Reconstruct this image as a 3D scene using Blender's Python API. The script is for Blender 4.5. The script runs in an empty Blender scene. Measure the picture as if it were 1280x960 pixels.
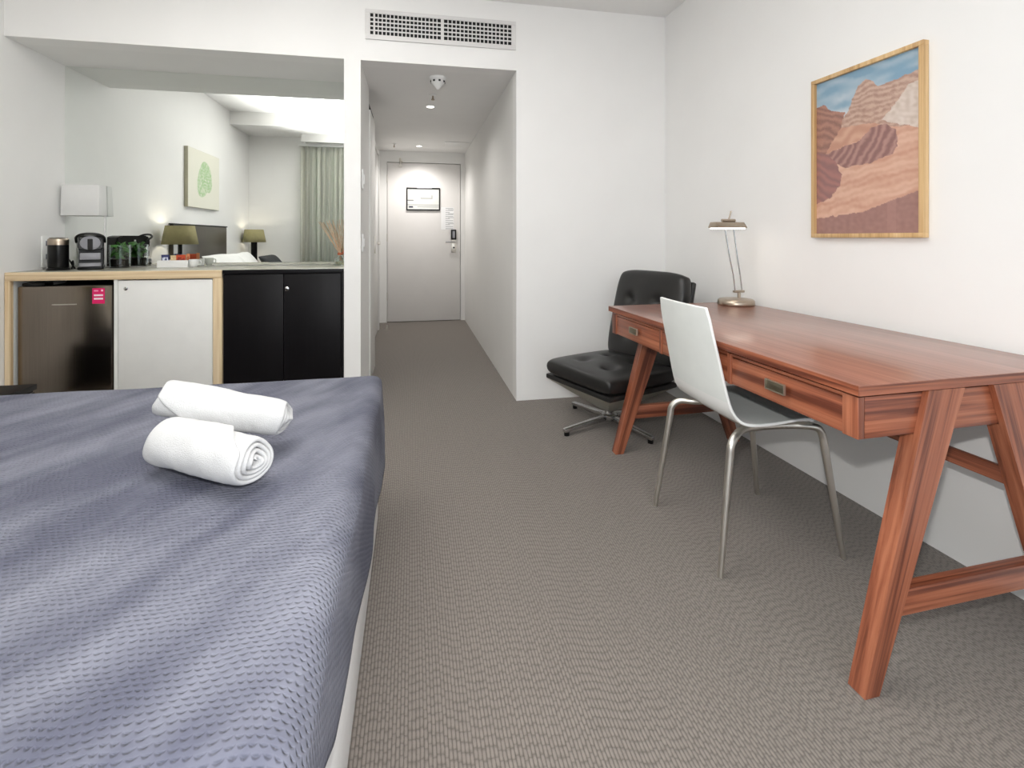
import bpy, bmesh, math, random
from mathutils import Vector, Matrix, noise

random.seed(7)
PI = math.pi
scene = bpy.context.scene
COL = scene.collection

# ------------------------------------------------------------------ camera
CAM_H = 1.08
YAW = math.radians(11.4)
cd = bpy.data.cameras.new('camera')
cd.sensor_width = 36.0
cd.lens = 618.0 / 1280.0 * 36.0
cd.shift_y = (297.0 - 480.0) / 1280.0
cd.clip_start = 0.02
cam = bpy.data.objects.new('camera', cd)
cam.location = (0, 0, CAM_H)
cam.rotation_euler = (PI / 2, 0, -YAW)
COL.objects.link(cam)
scene.camera = cam

# ------------------------------------------------------------------ world, daylight, flash, exposure
world = bpy.data.worlds.new('world')
scene.world = world
world.use_nodes = True
bgn = world.node_tree.nodes['Background']
bgn.inputs['Color'].default_value = (0.86, 0.93, 1.0, 1)
bgn.inputs['Strength'].default_value = 1.2

ld = bpy.data.lights.new('window_daylight', 'AREA')
ld.shape = 'RECTANGLE'
ld.size = 2.4
ld.size_y = 2.2
ld.energy = 4
ld.color = (1.0, 0.985, 0.97)
lo = bpy.data.objects.new('window_daylight', ld)
lo.location = (-0.1, -0.9, 1.3)
lo.rotation_euler = (PI / 2, 0, 0)
COL.objects.link(lo)

fd = bpy.data.lights.new('camera_flash', 'SPOT')          # the photographer's flash, just above the lens
fd.energy = 54
fd.spot_size = math.radians(165)
fd.spot_blend = 0.7
fd.shadow_soft_size = 0.02
fd.color = (1.0, 0.985, 0.96)
fo = bpy.data.objects.new('camera_flash', fd)
fo.location = (0.0, 0.0, 1.235)
fo.rotation_euler = (PI / 2 - math.radians(6), 0, -YAW)
COL.objects.link(fo)

bd = bpy.data.lights.new('ceiling_fill', 'SPOT')           # added unseen fill spot, aimed up so the ceiling evens the light
bd.energy = 500
bd.spot_size = math.radians(105)
bd.spot_blend = 1.0
bd.shadow_soft_size = 0.05
bd.color = (1.0, 0.99, 0.975)
bo = bpy.data.objects.new('ceiling_fill', bd)
bo.location = (-0.8, 1.2, 1.22)
bo.rotation_euler = (math.radians(180 - 8), 0, math.radians(-35))
COL.objects.link(bo)

scene.view_settings.view_transform = 'Standard'
scene.view_settings.look = 'None'
scene.view_settings.gamma = 1.0
scene.view_settings.use_curve_mapping = False
scene.view_settings.exposure = 0.18

# ------------------------------------------------------------------ materials
def lin(c):
    def f(v):
        v /= 255.0
        return v / 12.92 if v <= 0.04045 else ((v + 0.055) / 1.055) ** 2.4
    return tuple(f(v) for v in c) + (1.0,)

def nn(nt, kind, **inp):
    n = nt.nodes.new(kind)
    for k, v in inp.items():
        n.inputs[k.replace('_', ' ')].default_value = v
    return n

def math_node(nt, op, a, b=None, c=None):
    n = nt.nodes.new('ShaderNodeMath')
    n.operation = op
    for i, v in enumerate((a, b, c)):
        if v is None:
            continue
        if isinstance(v, (int, float)):
            n.inputs[i].default_value = v
        else:
            nt.links.new(v, n.inputs[i])
    return n.outputs[0]

def M(name, rgb, rough=0.5, metal=0.0, vary=0.05, nscale=12.0, bump=0.0, bscale=120.0, dist=0.002,
      spec=0.5, coat=0.0, sheen=0.0, trans=0.0, emit=0.0, stretch=None, aniso=None):
    m = bpy.data.materials.new(name)
    m.use_nodes = True
    nt = m.node_tree
    p = nt.nodes['Principled BSDF']
    c = lin(rgb)
    tc = nt.nodes.new('ShaderNodeTexCoord')
    src = tc.outputs['Object']
    if stretch:
        mp = nt.nodes.new('ShaderNodeMapping')
        mp.inputs['Scale'].default_value = stretch
        nt.links.new(src, mp.inputs['Vector'])
        src = mp.outputs[0]
    nz = nn(nt, 'ShaderNodeTexNoise', Scale=nscale, Detail=3.0)
    nt.links.new(src, nz.inputs['Vector'])
    rp = nt.nodes.new('ShaderNodeValToRGB')
    rp.color_ramp.elements[0].position = 0.3
    rp.color_ramp.elements[1].position = 0.7
    rp.color_ramp.elements[0].color = tuple(max(0, v * (1 - vary)) for v in c[:3]) + (1,)
    rp.color_ramp.elements[1].color = tuple(min(1, v * (1 + vary)) for v in c[:3]) + (1,)
    nt.links.new(nz.outputs['Fac'], rp.inputs['Fac'])
    nt.links.new(rp.outputs['Color'], p.inputs['Base Color'])
    p.inputs['Roughness'].default_value = rough
    p.inputs['Metallic'].default_value = metal
    p.inputs['Specular IOR Level'].default_value = spec
    p.inputs['Coat Weight'].default_value = coat
    p.inputs['Coat Roughness'].default_value = 0.15
    p.inputs['Sheen Weight'].default_value = sheen
    p.inputs['Transmission Weight'].default_value = trans
    if emit:
        p.inputs['Emission Color'].default_value = c
        p.inputs['Emission Strength'].default_value = emit
    if bump:
        bz = nn(nt, 'ShaderNodeTexNoise', Scale=bscale, Detail=4.0)
        nt.links.new(src, bz.inputs['Vector'])
        b = nn(nt, 'ShaderNodeBump', Strength=bump, Distance=dist)
        nt.links.new(bz.outputs['Fac'], b.inputs['Height'])
        nt.links.new(b.outputs['Normal'], p.inputs['Normal'])
    return m

def wood(name, axis, dark, mid, light, rough=0.38, coat=0.15):
    m = bpy.data.materials.new(name)
    m.use_nodes = True
    nt = m.node_tree
    p = nt.nodes['Principled BSDF']
    tc = nt.nodes.new('ShaderNodeTexCoord')
    mp = nt.nodes.new('ShaderNodeMapping')
    s = [75.0, 75.0, 75.0]
    s['xyz'.index(axis)] = 1.3
    mp.inputs['Scale'].default_value = s
    nt.links.new(tc.outputs['Object'], mp.inputs['Vector'])
    a = nn(nt, 'ShaderNodeTexNoise', Scale=1.0, Detail=6.0, Roughness=0.62, Distortion=0.3)
    nt.links.new(mp.outputs[0], a.inputs['Vector'])
    mp2 = nt.nodes.new('ShaderNodeMapping')
    s2 = [22.0, 22.0, 22.0]
    s2['xyz'.index(axis)] = 0.7
    mp2.inputs['Scale'].default_value = s2
    nt.links.new(tc.outputs['Object'], mp2.inputs['Vector'])
    b = nn(nt, 'ShaderNodeTexNoise', Scale=1.0, Detail=3.0, Distortion=0.5)
    nt.links.new(mp2.outputs[0], b.inputs['Vector'])
    fac = math_node(nt, 'MULTIPLY_ADD', b.outputs['Fac'], 0.42, math_node(nt, 'MULTIPLY', a.outputs['Fac'], 0.58))
    rp = nt.nodes.new('ShaderNodeValToRGB')
    e = rp.color_ramp.elements
    e[0].position = 0.40; e[0].color = lin(dark)
    e[1].position = 0.62; e[1].color = lin(light)
    k = e.new(0.5); k.color = lin(mid)
    nt.links.new(fac, rp.inputs['Fac'])
    nt.links.new(rp.outputs['Color'], p.inputs['Base Color'])
    p.inputs['Roughness'].default_value = rough
    p.inputs['Coat Weight'].default_value = coat
    p.inputs['Coat Roughness'].default_value = 0.2
    bp = nn(nt, 'ShaderNodeBump', Strength=0.12, Distance=0.001)
    nt.links.new(fac, bp.inputs['Height'])
    nt.links.new(bp.outputs['Normal'], p.inputs['Normal'])
    return m

def carpet_mat():
    m = bpy.data.materials.new('ribbed_carpet')
    m.use_nodes = True
    nt = m.node_tree
    p = nt.nodes['Principled BSDF']
    tc = nt.nodes.new('ShaderNodeTexCoord')
    wz = nn(nt, 'ShaderNodeTexNoise', Scale=22.0, Detail=2.0)
    nt.links.new(tc.outputs['Object'], wz.inputs['Vector'])
    sp = nt.nodes.new('ShaderNodeSeparateXYZ')
    nt.links.new(tc.outputs['Object'], sp.inputs[0])
    x = math_node(nt, 'MULTIPLY_ADD', wz.outputs['Fac'], 0.0015, sp.outputs['X'])
    u = math_node(nt, 'MULTIPLY', x, 118.0)
    col = math_node(nt, 'FLOOR', u)
    fu = math_node(nt, 'SUBTRACT', u, col)
    wn = nt.nodes.new('ShaderNodeTexWhiteNoise'); wn.noise_dimensions = '1D'
    nt.links.new(math_node(nt, 'ADD', col, 0.5), wn.inputs['W'])
    st = wn.outputs['Value']
    yv = math_node(nt, 'MULTIPLY_ADD', wz.outputs['Fac'], 0.015, sp.outputs['Y'])
    v = math_node(nt, 'ADD', math_node(nt, 'MULTIPLY', yv, 44.0), st)
    fv = math_node(nt, 'FRACT', v)
    su = math_node(nt, 'SINE', math_node(nt, 'MULTIPLY', fu, PI))
    sv = math_node(nt, 'SINE', math_node(nt, 'MULTIPLY', fv, PI))
    h = math_node(nt, 'MULTIPLY', math_node(nt, 'POWER', su, 0.6), math_node(nt, 'MULTIPLY_ADD', math_node(nt, 'POWER', sv, 0.45), 0.78, 0.22))
    mz = nn(nt, 'ShaderNodeTexNoise', Scale=70.0, Detail=2.0)
    nt.links.new(tc.outputs['Object'], mz.inputs['Vector'])
    h = math_node(nt, 'MULTIPLY', h, math_node(nt, 'MULTIPLY_ADD', mz.outputs['Fac'], 1.1, 0.45))
    fz = nn(nt, 'ShaderNodeTexNoise', Scale=420.0, Detail=2.0)
    nt.links.new(tc.outputs['Object'], fz.inputs['Vector'])
    hh = math_node(nt, 'MULTIPLY_ADD', fz.outputs['Fac'], 0.35, h)
    rp = nt.nodes.new('ShaderNodeValToRGB')
    rp.color_ramp.elements[0].position = 0.25
    rp.color_ramp.elements[0].color = lin((94, 88, 82))  # groove shade between the ribs, put into the colour
    rp.color_ramp.elements[1].position = 1.1 if False else 1.0
    rp.color_ramp.elements[1].color = lin((136, 128, 121))
    nt.links.new(hh, rp.inputs['Fac'])
    nt.links.new(rp.outputs['Color'], p.inputs['Base Color'])
    p.inputs['Roughness'].default_value = 0.95
    p.inputs['Specular IOR Level'].default_value = 0.1
    p.inputs['Sheen Weight'].default_value = 0.15
    b = nn(nt, 'ShaderNodeBump', Strength=0.5, Distance=0.004)
    nt.links.new(hh, b.inputs['Height'])
    nt.links.new(b.outputs['Normal'], p.inputs['Normal'])
    return m

def quilt_mat(name, lo_c, hi_c, sheen):
    m = bpy.data.materials.new(name)
    m.use_nodes = True
    nt = m.node_tree
    p = nt.nodes['Principled BSDF']
    tc = nt.nodes.new('ShaderNodeTexCoord')
    sp = nt.nodes.new('ShaderNodeSeparateXYZ')
    nt.links.new(tc.outputs['UV'], sp.inputs[0])
    wz = nn(nt, 'ShaderNodeTexNoise', Scale=9.0, Detail=2.0)
    nt.links.new(tc.outputs['UV'], wz.inputs['Vector'])
    v = math_node(nt, 'MULTIPLY', math_node(nt, 'MULTIPLY_ADD', wz.outputs['Fac'], 0.03, sp.outputs['Y']), 96.0)
    row = math_node(nt, 'FLOOR', v)
    fv = math_node(nt, 'SUBTRACT', v, row)
    off = math_node(nt, 'MULTIPLY', math_node(nt, 'MODULO', math_node(nt, 'ADD', row, 400.0), 2.0), 0.5)
    u = math_node(nt, 'ADD', math_node(nt, 'MULTIPLY', math_node(nt, 'MULTIPLY_ADD', wz.outputs['Fac'], 0.03, sp.outputs['X']), 84.0), off)
    fu = math_node(nt, 'FRACT', u)
    du = math_node(nt, 'MULTIPLY', math_node(nt, 'SUBTRACT', fu, 0.5), 2.1)
    dv = math_node(nt, 'MULTIPLY', math_node(nt, 'SUBTRACT', fv, 0.5), 3.4)
    dv2 = math_node(nt, 'SUBTRACT', dv, math_node(nt, 'MULTIPLY', math_node(nt, 'MULTIPLY', du, du), 0.9))
    d = math_node(nt, 'ADD', math_node(nt, 'MULTIPLY', du, du), math_node(nt, 'MULTIPLY', dv2, dv2))
    g = math_node(nt, 'POWER', 2.718, math_node(nt, 'MULTIPLY', d, -3.2))
    b = nn(nt, 'ShaderNodeBump', Strength=0.8, Distance=0.005)
    b.invert = True
    nt.links.new(g, b.inputs['Height'])
    nt.links.new(b.outputs['Normal'], p.inputs['Normal'])
    # nap of the velvet, brushed in broad streaks
    mp = nt.nodes.new('ShaderNodeMapping')
    mp.vector_type = 'TEXTURE'
    mp.inputs['Rotation'].default_value = (0, 0, math.radians(60))
    mp.inputs['Scale'].default_value = (0.75, 0.26, 1.0)
    nt.links.new(tc.outputs['UV'], mp.inputs['Vector'])
    nz = nn(nt, 'ShaderNodeTexNoise', Scale=1.6, Detail=4.0, Roughness=0.55)
    nt.links.new(mp.outputs[0], nz.inputs['Vector'])
    rp = nt.nodes.new('ShaderNodeValToRGB')
    rp.color_ramp.elements[0].position = 0.38
    rp.color_ramp.elements[0].color = lin(lo_c)
    rp.color_ramp.elements[1].position = 0.62
    rp.color_ramp.elements[1].color = lin(hi_c)
    nt.links.new(nz.outputs['Fac'], rp.inputs['Fac'])
    nt.links.new(rp.outputs['Color'], p.inputs['Base Color'])
    p.inputs['Roughness'].default_value = 0.75
    p.inputs['Specular IOR Level'].default_value = 0.3
    p.inputs['Sheen Weight'].default_value = sheen
    p.inputs['Sheen Roughness'].default_value = 0.35
    p.inputs['Sheen Tint'].default_value = lin((205, 206, 216))
    return m

def print_mat(name, rough=0.5, coat=0.0):
    m = bpy.data.materials.new(name)
    m.use_nodes = True
    nt = m.node_tree
    p = nt.nodes['Principled BSDF']
    a = nt.nodes.new('ShaderNodeVertexColor')
    a.layer_name = 'ink'
    nt.links.new(a.outputs['Color'], p.inputs['Base Color'])
    p.inputs['Roughness'].default_value = rough
    p.inputs['Coat Weight'].default_value = coat
    return m

def glass_mat(name, rgb=(245, 250, 248), rough=0.02, ior=1.45):
    m = M(name, rgb, rough, trans=1.0, vary=0.0)
    m.node_tree.nodes['Principled BSDF'].inputs['IOR'].default_value = ior
    return m

def mirror_mat():
    m = bpy.data.materials.new('mirror_silver')
    m.use_nodes = True
    nt = m.node_tree
    p = nt.nodes['Principled BSDF']
    p.inputs['Base Color'].default_value = (0.86, 0.885, 0.86, 1)
    p.inputs['Metallic'].default_value = 1.0
    p.inputs['Roughness'].default_value = 0.0
    return m

WALL = M('wall_paint', (240, 239, 237), 0.6, vary=0.012, nscale=3, bump=0.03, bscale=260, dist=0.001, spec=0.3)
CEIL = M('ceiling_paint', (238, 237, 235), 0.7, vary=0.012, nscale=3, spec=0.2)
HALLP = M('hall_paint', (232, 231, 228), 0.45, vary=0.012, nscale=3, spec=0.35)
DOORP = M('door_paint', (230, 227, 224), 0.45, vary=0.015, nscale=4, spec=0.4)
TRIMP = M('trim_paint', (232, 231, 228), 0.4, vary=0.01)
CARPET = carpet_mat()
MIRROR = mirror_mat()
WDK, WMD, WLT = (96, 48, 32), (150, 86, 60), (178, 112, 82)
WOODX = wood('walnut_x', 'x', WDK, WMD, WLT)
WOODY = wood('walnut_y', 'y', WDK, WMD, WLT)
WOODZ = wood('walnut_z', 'z', WDK, WMD, WLT)
WOODTOP = wood('walnut_top', 'y', (134, 88, 72), (150, 100, 82), (162, 110, 92), rough=0.3, coat=0.5)
OAKY = wood('pale_oak', 'x', (206, 178, 138), (226, 203, 166), (236, 216, 184), rough=0.5, coat=0.0)
OAKZ = wood('pale_oak_upright', 'z', (206, 178, 138), (226, 203, 166), (236, 216, 184), rough=0.5, coat=0.0)
FRAMEW = wood('frame_oak', 'z', (184, 146, 98), (208, 172, 122), (222, 190, 142), rough=0.45, coat=0.0)
LAMINATE = M('bench_laminate', (176, 174, 160), 0.22, vary=0.03, nscale=40)
WHITELAM = M('white_laminate', (236, 236, 233), 0.4, vary=0.015)
EBONY = M('dark_stained_wood', (13, 11, 14), 0.45, spec=0.22, vary=0.25, nscale=1.0, stretch=(60, 60, 3), bump=0.06, bscale=1.0)
BLACKP = M('black_plastic', (9, 9, 10), 0.3, spec=0.35, vary=0.05)
BLACKM = M('black_matte', (16, 15, 15), 0.7, vary=0.05)
GREYP = M('grey_plastic', (142, 142, 148), 0.35, vary=0.04)
STEEL = M('brushed_steel', (136, 127, 117), 0.2, metal=1.0, vary=0.08, nscale=2.0, stretch=(200, 200, 2), bump=0.05, bscale=1.0)
CHROME = M('chrome', (205, 205, 205), 0.15, metal=1.0, vary=0.01)
SATIN = M('satin_steel', (214, 210, 202), 0.36, metal=1.0, vary=0.03)
NICKEL = M('nickel', (178, 164, 148), 0.3, metal=1.0, vary=0.03)
BRASSY = M('pewter', (150, 142, 122), 0.35, metal=1.0, vary=0.08, nscale=60)
LEATHER = M('black_leather', (30, 29, 28), 0.36, vary=0.12, nscale=18, bump=0.12, bscale=320, dist=0.001)
SHELLW = M('chair_shell', (230, 233, 230), 0.35, vary=0.02)
SHELLE = M('chair_shell_edge', (238, 238, 236), 0.45, vary=0.01)
TOWEL = M('white_terry', (202, 202, 202), 0.95, vary=0.015, nscale=60, bump=0.5, bscale=420, dist=0.003, sheen=0.2, spec=0.1)
LINEN = M('white_linen', (236, 236, 234), 0.9, vary=0.02, bump=0.15, bscale=200)
BASEFAB = M('bed_base_fabric', (232, 230, 228), 0.85, vary=0.03, nscale=6, bump=0.35, bscale=26, dist=0.006)
QUILT = quilt_mat('velvet_quilt', (84, 86, 101), (120, 122, 134), 0.05)
WHITEP = M('white_plastic', (238, 238, 236), 0.35, vary=0.01)
SHADEW = M('white_shade', (224, 224, 222), 0.8, vary=0.02)
SHADEO = M('olive_shade', (158, 150, 108), 0.85, vary=0.06, nscale=30, bump=0.1, bscale=300)
HEADB = M('headboard_vinyl', (66, 60, 52), 0.35, vary=0.08, nscale=6)
CURT = M('sheer_curtain', (226, 226, 218), 0.9, vary=0.03, nscale=20)
_nt = CURT.node_tree
_tr = _nt.nodes.new('ShaderNodeBsdfTranslucent'); _tr.inputs['Color'].default_value = lin((230, 230, 222))
_mx = _nt.nodes.new('ShaderNodeMixShader'); _mx.inputs[0].default_value = 0.55
_nt.links.new(_nt.nodes['Principled BSDF'].outputs[0], _mx.inputs[1]); _nt.links.new(_tr.outputs[0], _mx.inputs[2])
_nt.links.new(_mx.outputs[0], _nt.nodes['Material Output'].inputs['Surface'])
GLASS = glass_mat('clear_glass')
PRINT = print_mat('printed_paper', 0.6)
PRINTG = print_mat('framed_print', 0.35, 0.25)
LEAF = M('green_leaf', (58, 112, 38), 0.55, vary=0.4, nscale=60)
SOIL = M('dark_filling', (34, 26, 18), 0.9, vary=0.3, nscale=90)
REED = M('rattan_reed', (204, 172, 140), 0.7, vary=0.15, nscale=40)
AMBER = M('scent_oil', (214, 205, 170), 0.1, vary=0.02, trans=0.8)
LAMPON = M('lamp_diffuser', (255, 246, 232), 0.4, vary=0.0, emit=5.0)
DOWNL = M('downlight_lens', (255, 250, 242), 0.4, vary=0.0, emit=7.0)
GALV = M('vent_dark', (18, 18, 18), 0.8, vary=0.2)
VENTW = M('vent_white', (222, 220, 218), 0.45, vary=0.02)
CREAMST = M('seat_pan', (196, 194, 180), 0.35, metal=0.3, vary=0.03)
PINK = M('pink_card', (228, 22, 104), 0.45, vary=0.04)

# ------------------------------------------------------------------ geometry helpers
def box(bm, x0, x1, y0, y1, z0, z1, bev=0.0, seg=2):
    vs = [bm.verts.new(v) for v in ((x0, y0, z0), (x1, y0, z0), (x1, y1, z0), (x0, y1, z0),
                                    (x0, y0, z1), (x1, y0, z1), (x1, y1, z1), (x0, y1, z1))]
    fs = [bm.faces.new([vs[i] for i in f]) for f in ((3, 2, 1, 0), (4, 5, 6, 7), (0, 1, 5, 4), (1, 2, 6, 5), (2, 3, 7, 6), (3, 0, 4, 7))]
    if bev > 0:
        ed = list({e for f in fs for e in f.edges})
        bmesh.ops.bevel(bm, geom=ed, offset=bev, segments=seg, affect='EDGES', profile=0.5)
    return vs

def hexa(bm, pts, bev=0.0):
    """eight corners: bottom four then top four, both counter-clockwise from above"""
    vs = [bm.verts.new(p) for p in pts]
    fs = [bm.faces.new([vs[i] for i in f]) for f in ((3, 2, 1, 0), (4, 5, 6, 7), (0, 1, 5, 4), (1, 2, 6, 5), (2, 3, 7, 6), (3, 0, 4, 7))]
    if bev > 0:
        ed = list({e for f in fs for e in f.edges})
        bmesh.ops.bevel(bm, geom=ed, offset=bev, segments=2, affect='EDGES', profile=0.5)

def tube(bm, pts, rad, n=10, cap=True):
    """round tube through points; rad a number or one per point"""
    pts = [Vector(p) for p in pts]
    if isinstance(rad, (int, float)):
        rad = [rad] * len(pts)
    rings = []
    prev = None
    for i, p in enumerate(pts):
        if i == 0:
            t = pts[1] - pts[0]
        elif i == len(pts) - 1:
            t = pts[-1] - pts[-2]
        else:
            t = (pts[i + 1] - p).normalized() + (p - pts[i - 1]).normalized()
        t.normalize()
        if prev is None:
            a = Vector((0, 0, 1)) if abs(t.z) < 0.9 else Vector((1, 0, 0))
            nrm = t.cross(a).normalized()
        else:
            nrm = (prev - t * prev.dot(t)).normalized()
        prev = nrm
        bn = t.cross(nrm)
        rings.append([bm.verts.new(p + (nrm * math.cos(2 * PI * k / n) + bn * math.sin(2 * PI * k / n)) * rad[i]) for k in range(n)])
    for a, b in zip(rings, rings[1:]):
        for k in range(n):
            bm.faces.new((a[k], a[(k + 1) % n], b[(k + 1) % n], b[k]))
    if cap:
        bm.faces.new(rings[0][::-1])
        bm.faces.new(rings[-1])

def smooth_path(pts, n=6):
    """Catmull-Rom through control points"""
    P = [Vector(p) for p in pts]
    P = [P[0] * 2 - P[1]] + P + [P[-1] * 2 - P[-2]]
    out = []
    for i in range(1, len(P) - 2):
        for k in range(n):
            t = k / n
            a, b, c, d = P[i - 1], P[i], P[i + 1], P[i + 2]
            out.append(0.5 * ((2 * b) + (c - a) * t + (2 * a - 5 * b + 4 * c - d) * t * t + (3 * b - a - 3 * c + d) * t ** 3))
    out.append(P[-2])
    return out

def lathe(bm, prof, cx=0, cy=0, n=28, caps=True):
    rings = []
    for r, z in prof:
        rings.append([bm.verts.new((cx + r * math.cos(2 * PI * k / n), cy + r * math.sin(2 * PI * k / n), z)) for k in range(n)])
    for a, b in zip(rings, rings[1:]):
        for k in range(n):
            bm.faces.new((a[k], a[(k + 1) % n], b[(k + 1) % n], b[k]))
    if caps:
        bm.faces.new(rings[0][::-1])
        bm.faces.new(rings[-1])

def cushion(bm, w, d, h, ex=7.0, nx=30, ny=30, tufts=(), depth=0.02, tr=0.035, crown=0.0, pw=0.42, rnd=0.0):
    """soft pad centred on the origin, closed top and bottom"""
    def prof(x, y):
        a = max(0.0, 1 - abs(2 * x / w) ** ex)
        b = max(0.0, 1 - abs(2 * y / d) ** ex)
        return (a * b) ** pw
    def coord(k, n, s):
        t = -1 + 2 * k / n
        return 0.5 * s * math.copysign(1 - (1 - abs(t)) ** 1.6, t)
    top, bot = {}, {}
    for i in range(nx + 1):
        for j in range(ny + 1):
            x, y = coord(i, nx, w), coord(j, ny, d)
            f = prof(x, y)
            dz = sum(depth * math.exp(-((x - tx) ** 2 + (y - ty) ** 2) / (tr * tr)) for tx, ty in tufts)
            qx = x * math.sqrt(1 - rnd * (2 * y / d) ** 4); qy = y * math.sqrt(1 - rnd * (2 * x / w) ** 4)
            edge = i in (0, nx) or j in (0, ny)
            z = h / 2 * f + crown * f * (1 - (2 * x / w) ** 2) * (1 - (2 * y / d) ** 2) - dz
            top[i, j] = bm.verts.new((qx, qy, z))
            bot[i, j] = top[i, j] if edge else bm.verts.new((qx, qy, -h / 2 * f))
    for i in range(nx):
        for j in range(ny):
            bm.faces.new((top[i, j], top[i + 1, j], top[i + 1, j + 1], top[i, j + 1]))
            q = [bot[i, j], bot[i, j + 1], bot[i + 1, j + 1], bot[i + 1, j]]
            bm.faces.new(q)

def finish(bm, smooth=True, angle=40):
    bmesh.ops.recalc_face_normals(bm, faces=bm.faces[:])
    for f in bm.faces:
        f.smooth = smooth
    if smooth:
        lim = math.radians(angle)
        for e in bm.edges:
            if len(e.link_faces) == 2 and e.calc_face_angle(0) > lim:
                e.smooth = False

def obj(name, bm, m, parent=None, smooth=True, kind=None, loc=None, rot=None):
    finish(bm, smooth)
    me = bpy.data.meshes.new(name)
    bm.to_mesh(me)
    bm.free()
    me.materials.append(m)
    o = bpy.data.objects.new(name, me)
    COL.objects.link(o)
    if parent:
        o.parent = parent
    if loc:
        o.location = loc
    if rot:
        o.rotation_euler = rot
    if kind:
        o['kind'] = kind
    return o

def boxo(name, m, parent, x0, x1, y0, y1, z0, z1, bev=0.0, kind=None):
    bm = bmesh.new()
    box(bm, x0, x1, y0, y1, z0, z1, bev)
    return obj(name, bm, m, parent, kind=kind)

def thing(name, label, cat, loc=(0, 0, 0), rz=0.0, group=None):
    o = bpy.data.objects.new(name, None)
    o.empty_display_size = 0.1
    COL.objects.link(o)
    o.location = loc
    o.rotation_euler = (0, 0, rz)
    return tag(o, label, cat, group)

def tag(o, label, cat, group=None):
    o['label'] = label
    o['category'] = cat
    if group:
        o['group'] = group
    return o

def part_label(o, t):
    o['label'] = t
    return o

def struct(name, m, *boxes, parent=None, bev=0.0):
    bm = bmesh.new()
    for b in boxes:
        box(bm, *b, bev)
    o = obj(name, bm, m, parent)
    if parent is None:
        o['kind'] = 'structure'
    return o

def printed(name, w, h, nx, ny, fn, m, parent=None, loc=None, rot=None, t=0.0):
    """flat print in the local XZ plane, facing -Y, coloured cell by cell by fn(u, v); v runs down"""
    vs, fs, cols = [], [], []
    for j in range(ny + 1):
        for i in range(nx + 1):
            vs.append((-w / 2 + w * i / nx, 0, h / 2 - h * j / ny))
            cols.append(lin(fn(i / nx, j / ny)))
    for j in range(ny):
        for i in range(nx):
            a = j * (nx + 1) + i
            fs.append((a, a + nx + 1, a + nx + 2, a + 1))
    if t > 0:
        b = len(vs)
        for p, c in (((-w / 2, t, h / 2), None), ((w / 2, t, h / 2), None), ((w / 2, t, -h / 2), None), ((-w / 2, t, -h / 2), None)):
            vs.append(p); cols.append(cols[0])
        fs.append((b, b + 1, b + 2, b + 3))
        fs.append(tuple(range(nx + 1)) + (b + 1, b))
        fs.append(tuple(range(ny * (nx + 1) + nx, ny * (nx + 1) - 1, -1)) + (b + 3, b + 2))
        fs.append(tuple(j * (nx + 1) for j in range(ny, -1, -1)) + (b, b + 3))
        fs.append(tuple(j * (nx + 1) + nx for j in range(ny + 1)) + (b + 2, b + 1))
    me = bpy.data.meshes.new(name)
    me.from_pydata(vs, [], fs)
    at = me.color_attributes.new('ink', 'FLOAT_COLOR', 'POINT')
    for i, c in enumerate(cols):
        at.data[i].color = c
    me.materials.append(m)
    o = bpy.data.objects.new(name, me)
    COL.objects.link(o)
    if parent:
        o.parent = parent
    if loc:
        o.location = loc
    if rot:
        o.rotation_euler = rot
    return o

# ------------------------------------------------------------------ the room
XL = -2.19          # left wall
YB = 3.20           # back wall and front of the mirror niche
YM = 3.683          # mirror plane
ZS = 2.185          # soffit of niche and hall
ZC = 2.63           # ceiling
XH0, XH1 = -0.315, 0.675
YD = 6.47           # entrance door wall
YW = 0.04           # window wall
def xr(y):          # right wall runs very slightly out of square
    return 1.745 + 0.02 * (YB - y)

struct('floor', CARPET, (-2.5, 2.1, -1.2, 6.7, -0.10, 0.0))
struct('ceiling', CEIL, (-2.45, 2.05, -0.25, YB + 0.12, ZC, ZC + 0.1))
struct('wall_left', WALL, (XL - 0.12, XL, -0.25, YM + 0.25, 0, ZC))
bm = bmesh.new()
hexa(bm, [(xr(-0.25), -0.25, 0), (xr(-0.25) + 0.15, -0.25, 0), (xr(YB) + 0.15, YB, 0), (xr(YB), YB, 0),
          (xr(-0.25), -0.25, ZC), (xr(-0.25) + 0.15, -0.25, ZC), (xr(YB) + 0.15, YB, ZC), (xr(YB), YB, ZC)])
obj('wall_right', bm, WALL, kind='structure')
struct('wall_back', WALL, (XH1, 1.95, YB, YB + 0.12, 0, ZC), (XL, XH1, YB, YB + 0.12, ZS, ZC))
struct('ceiling_niche', CEIL, (XL, XH0 - 0.1, YB + 0.12, YM + 0.15, ZS, ZS + 0.08))
struct('wall_niche', WALL, (XL, -0.414, YM + 0.008, YM + 0.12, 0, ZS))
struct('ceiling_hallway', CEIL, (-0.4125, XH1 + 0.1, YB + 0.12, YD + 0.1, ZS, ZS + 0.08))
struct('wall_hallway_right', HALLP, (XH1, XH1 + 0.1, YB + 0.12, YD + 0.1, 0, ZS))
struct('wall_hallway_left', WALL, (-0.414, XH0, YB, 3.80, 0, ZS), (-0.54, -0.412, 3.80, 4.0, 0, ZS), (-0.54, -0.412, 4.0, 6.6, 0, ZS))
struct('wall_hallway_end', HALLP, (-0.412, -0.316, YD, YD + 0.1, 0, ZS), (0.619, XH1, YD, YD + 0.1, 0, ZS), (-0.316, 0.619, YD, YD + 0.1, 2.042, ZS),
       (-0.316, 0.619, YD + 0.06, YD + 0.1, 0, 2.042))
struct('wall_front', WALL, (XL, -1.46, YW - 0.2, YW, 0, ZC), (-1.46, xr(YW), YW - 0.2, YW - 0.06, 2.40, ZC))
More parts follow.
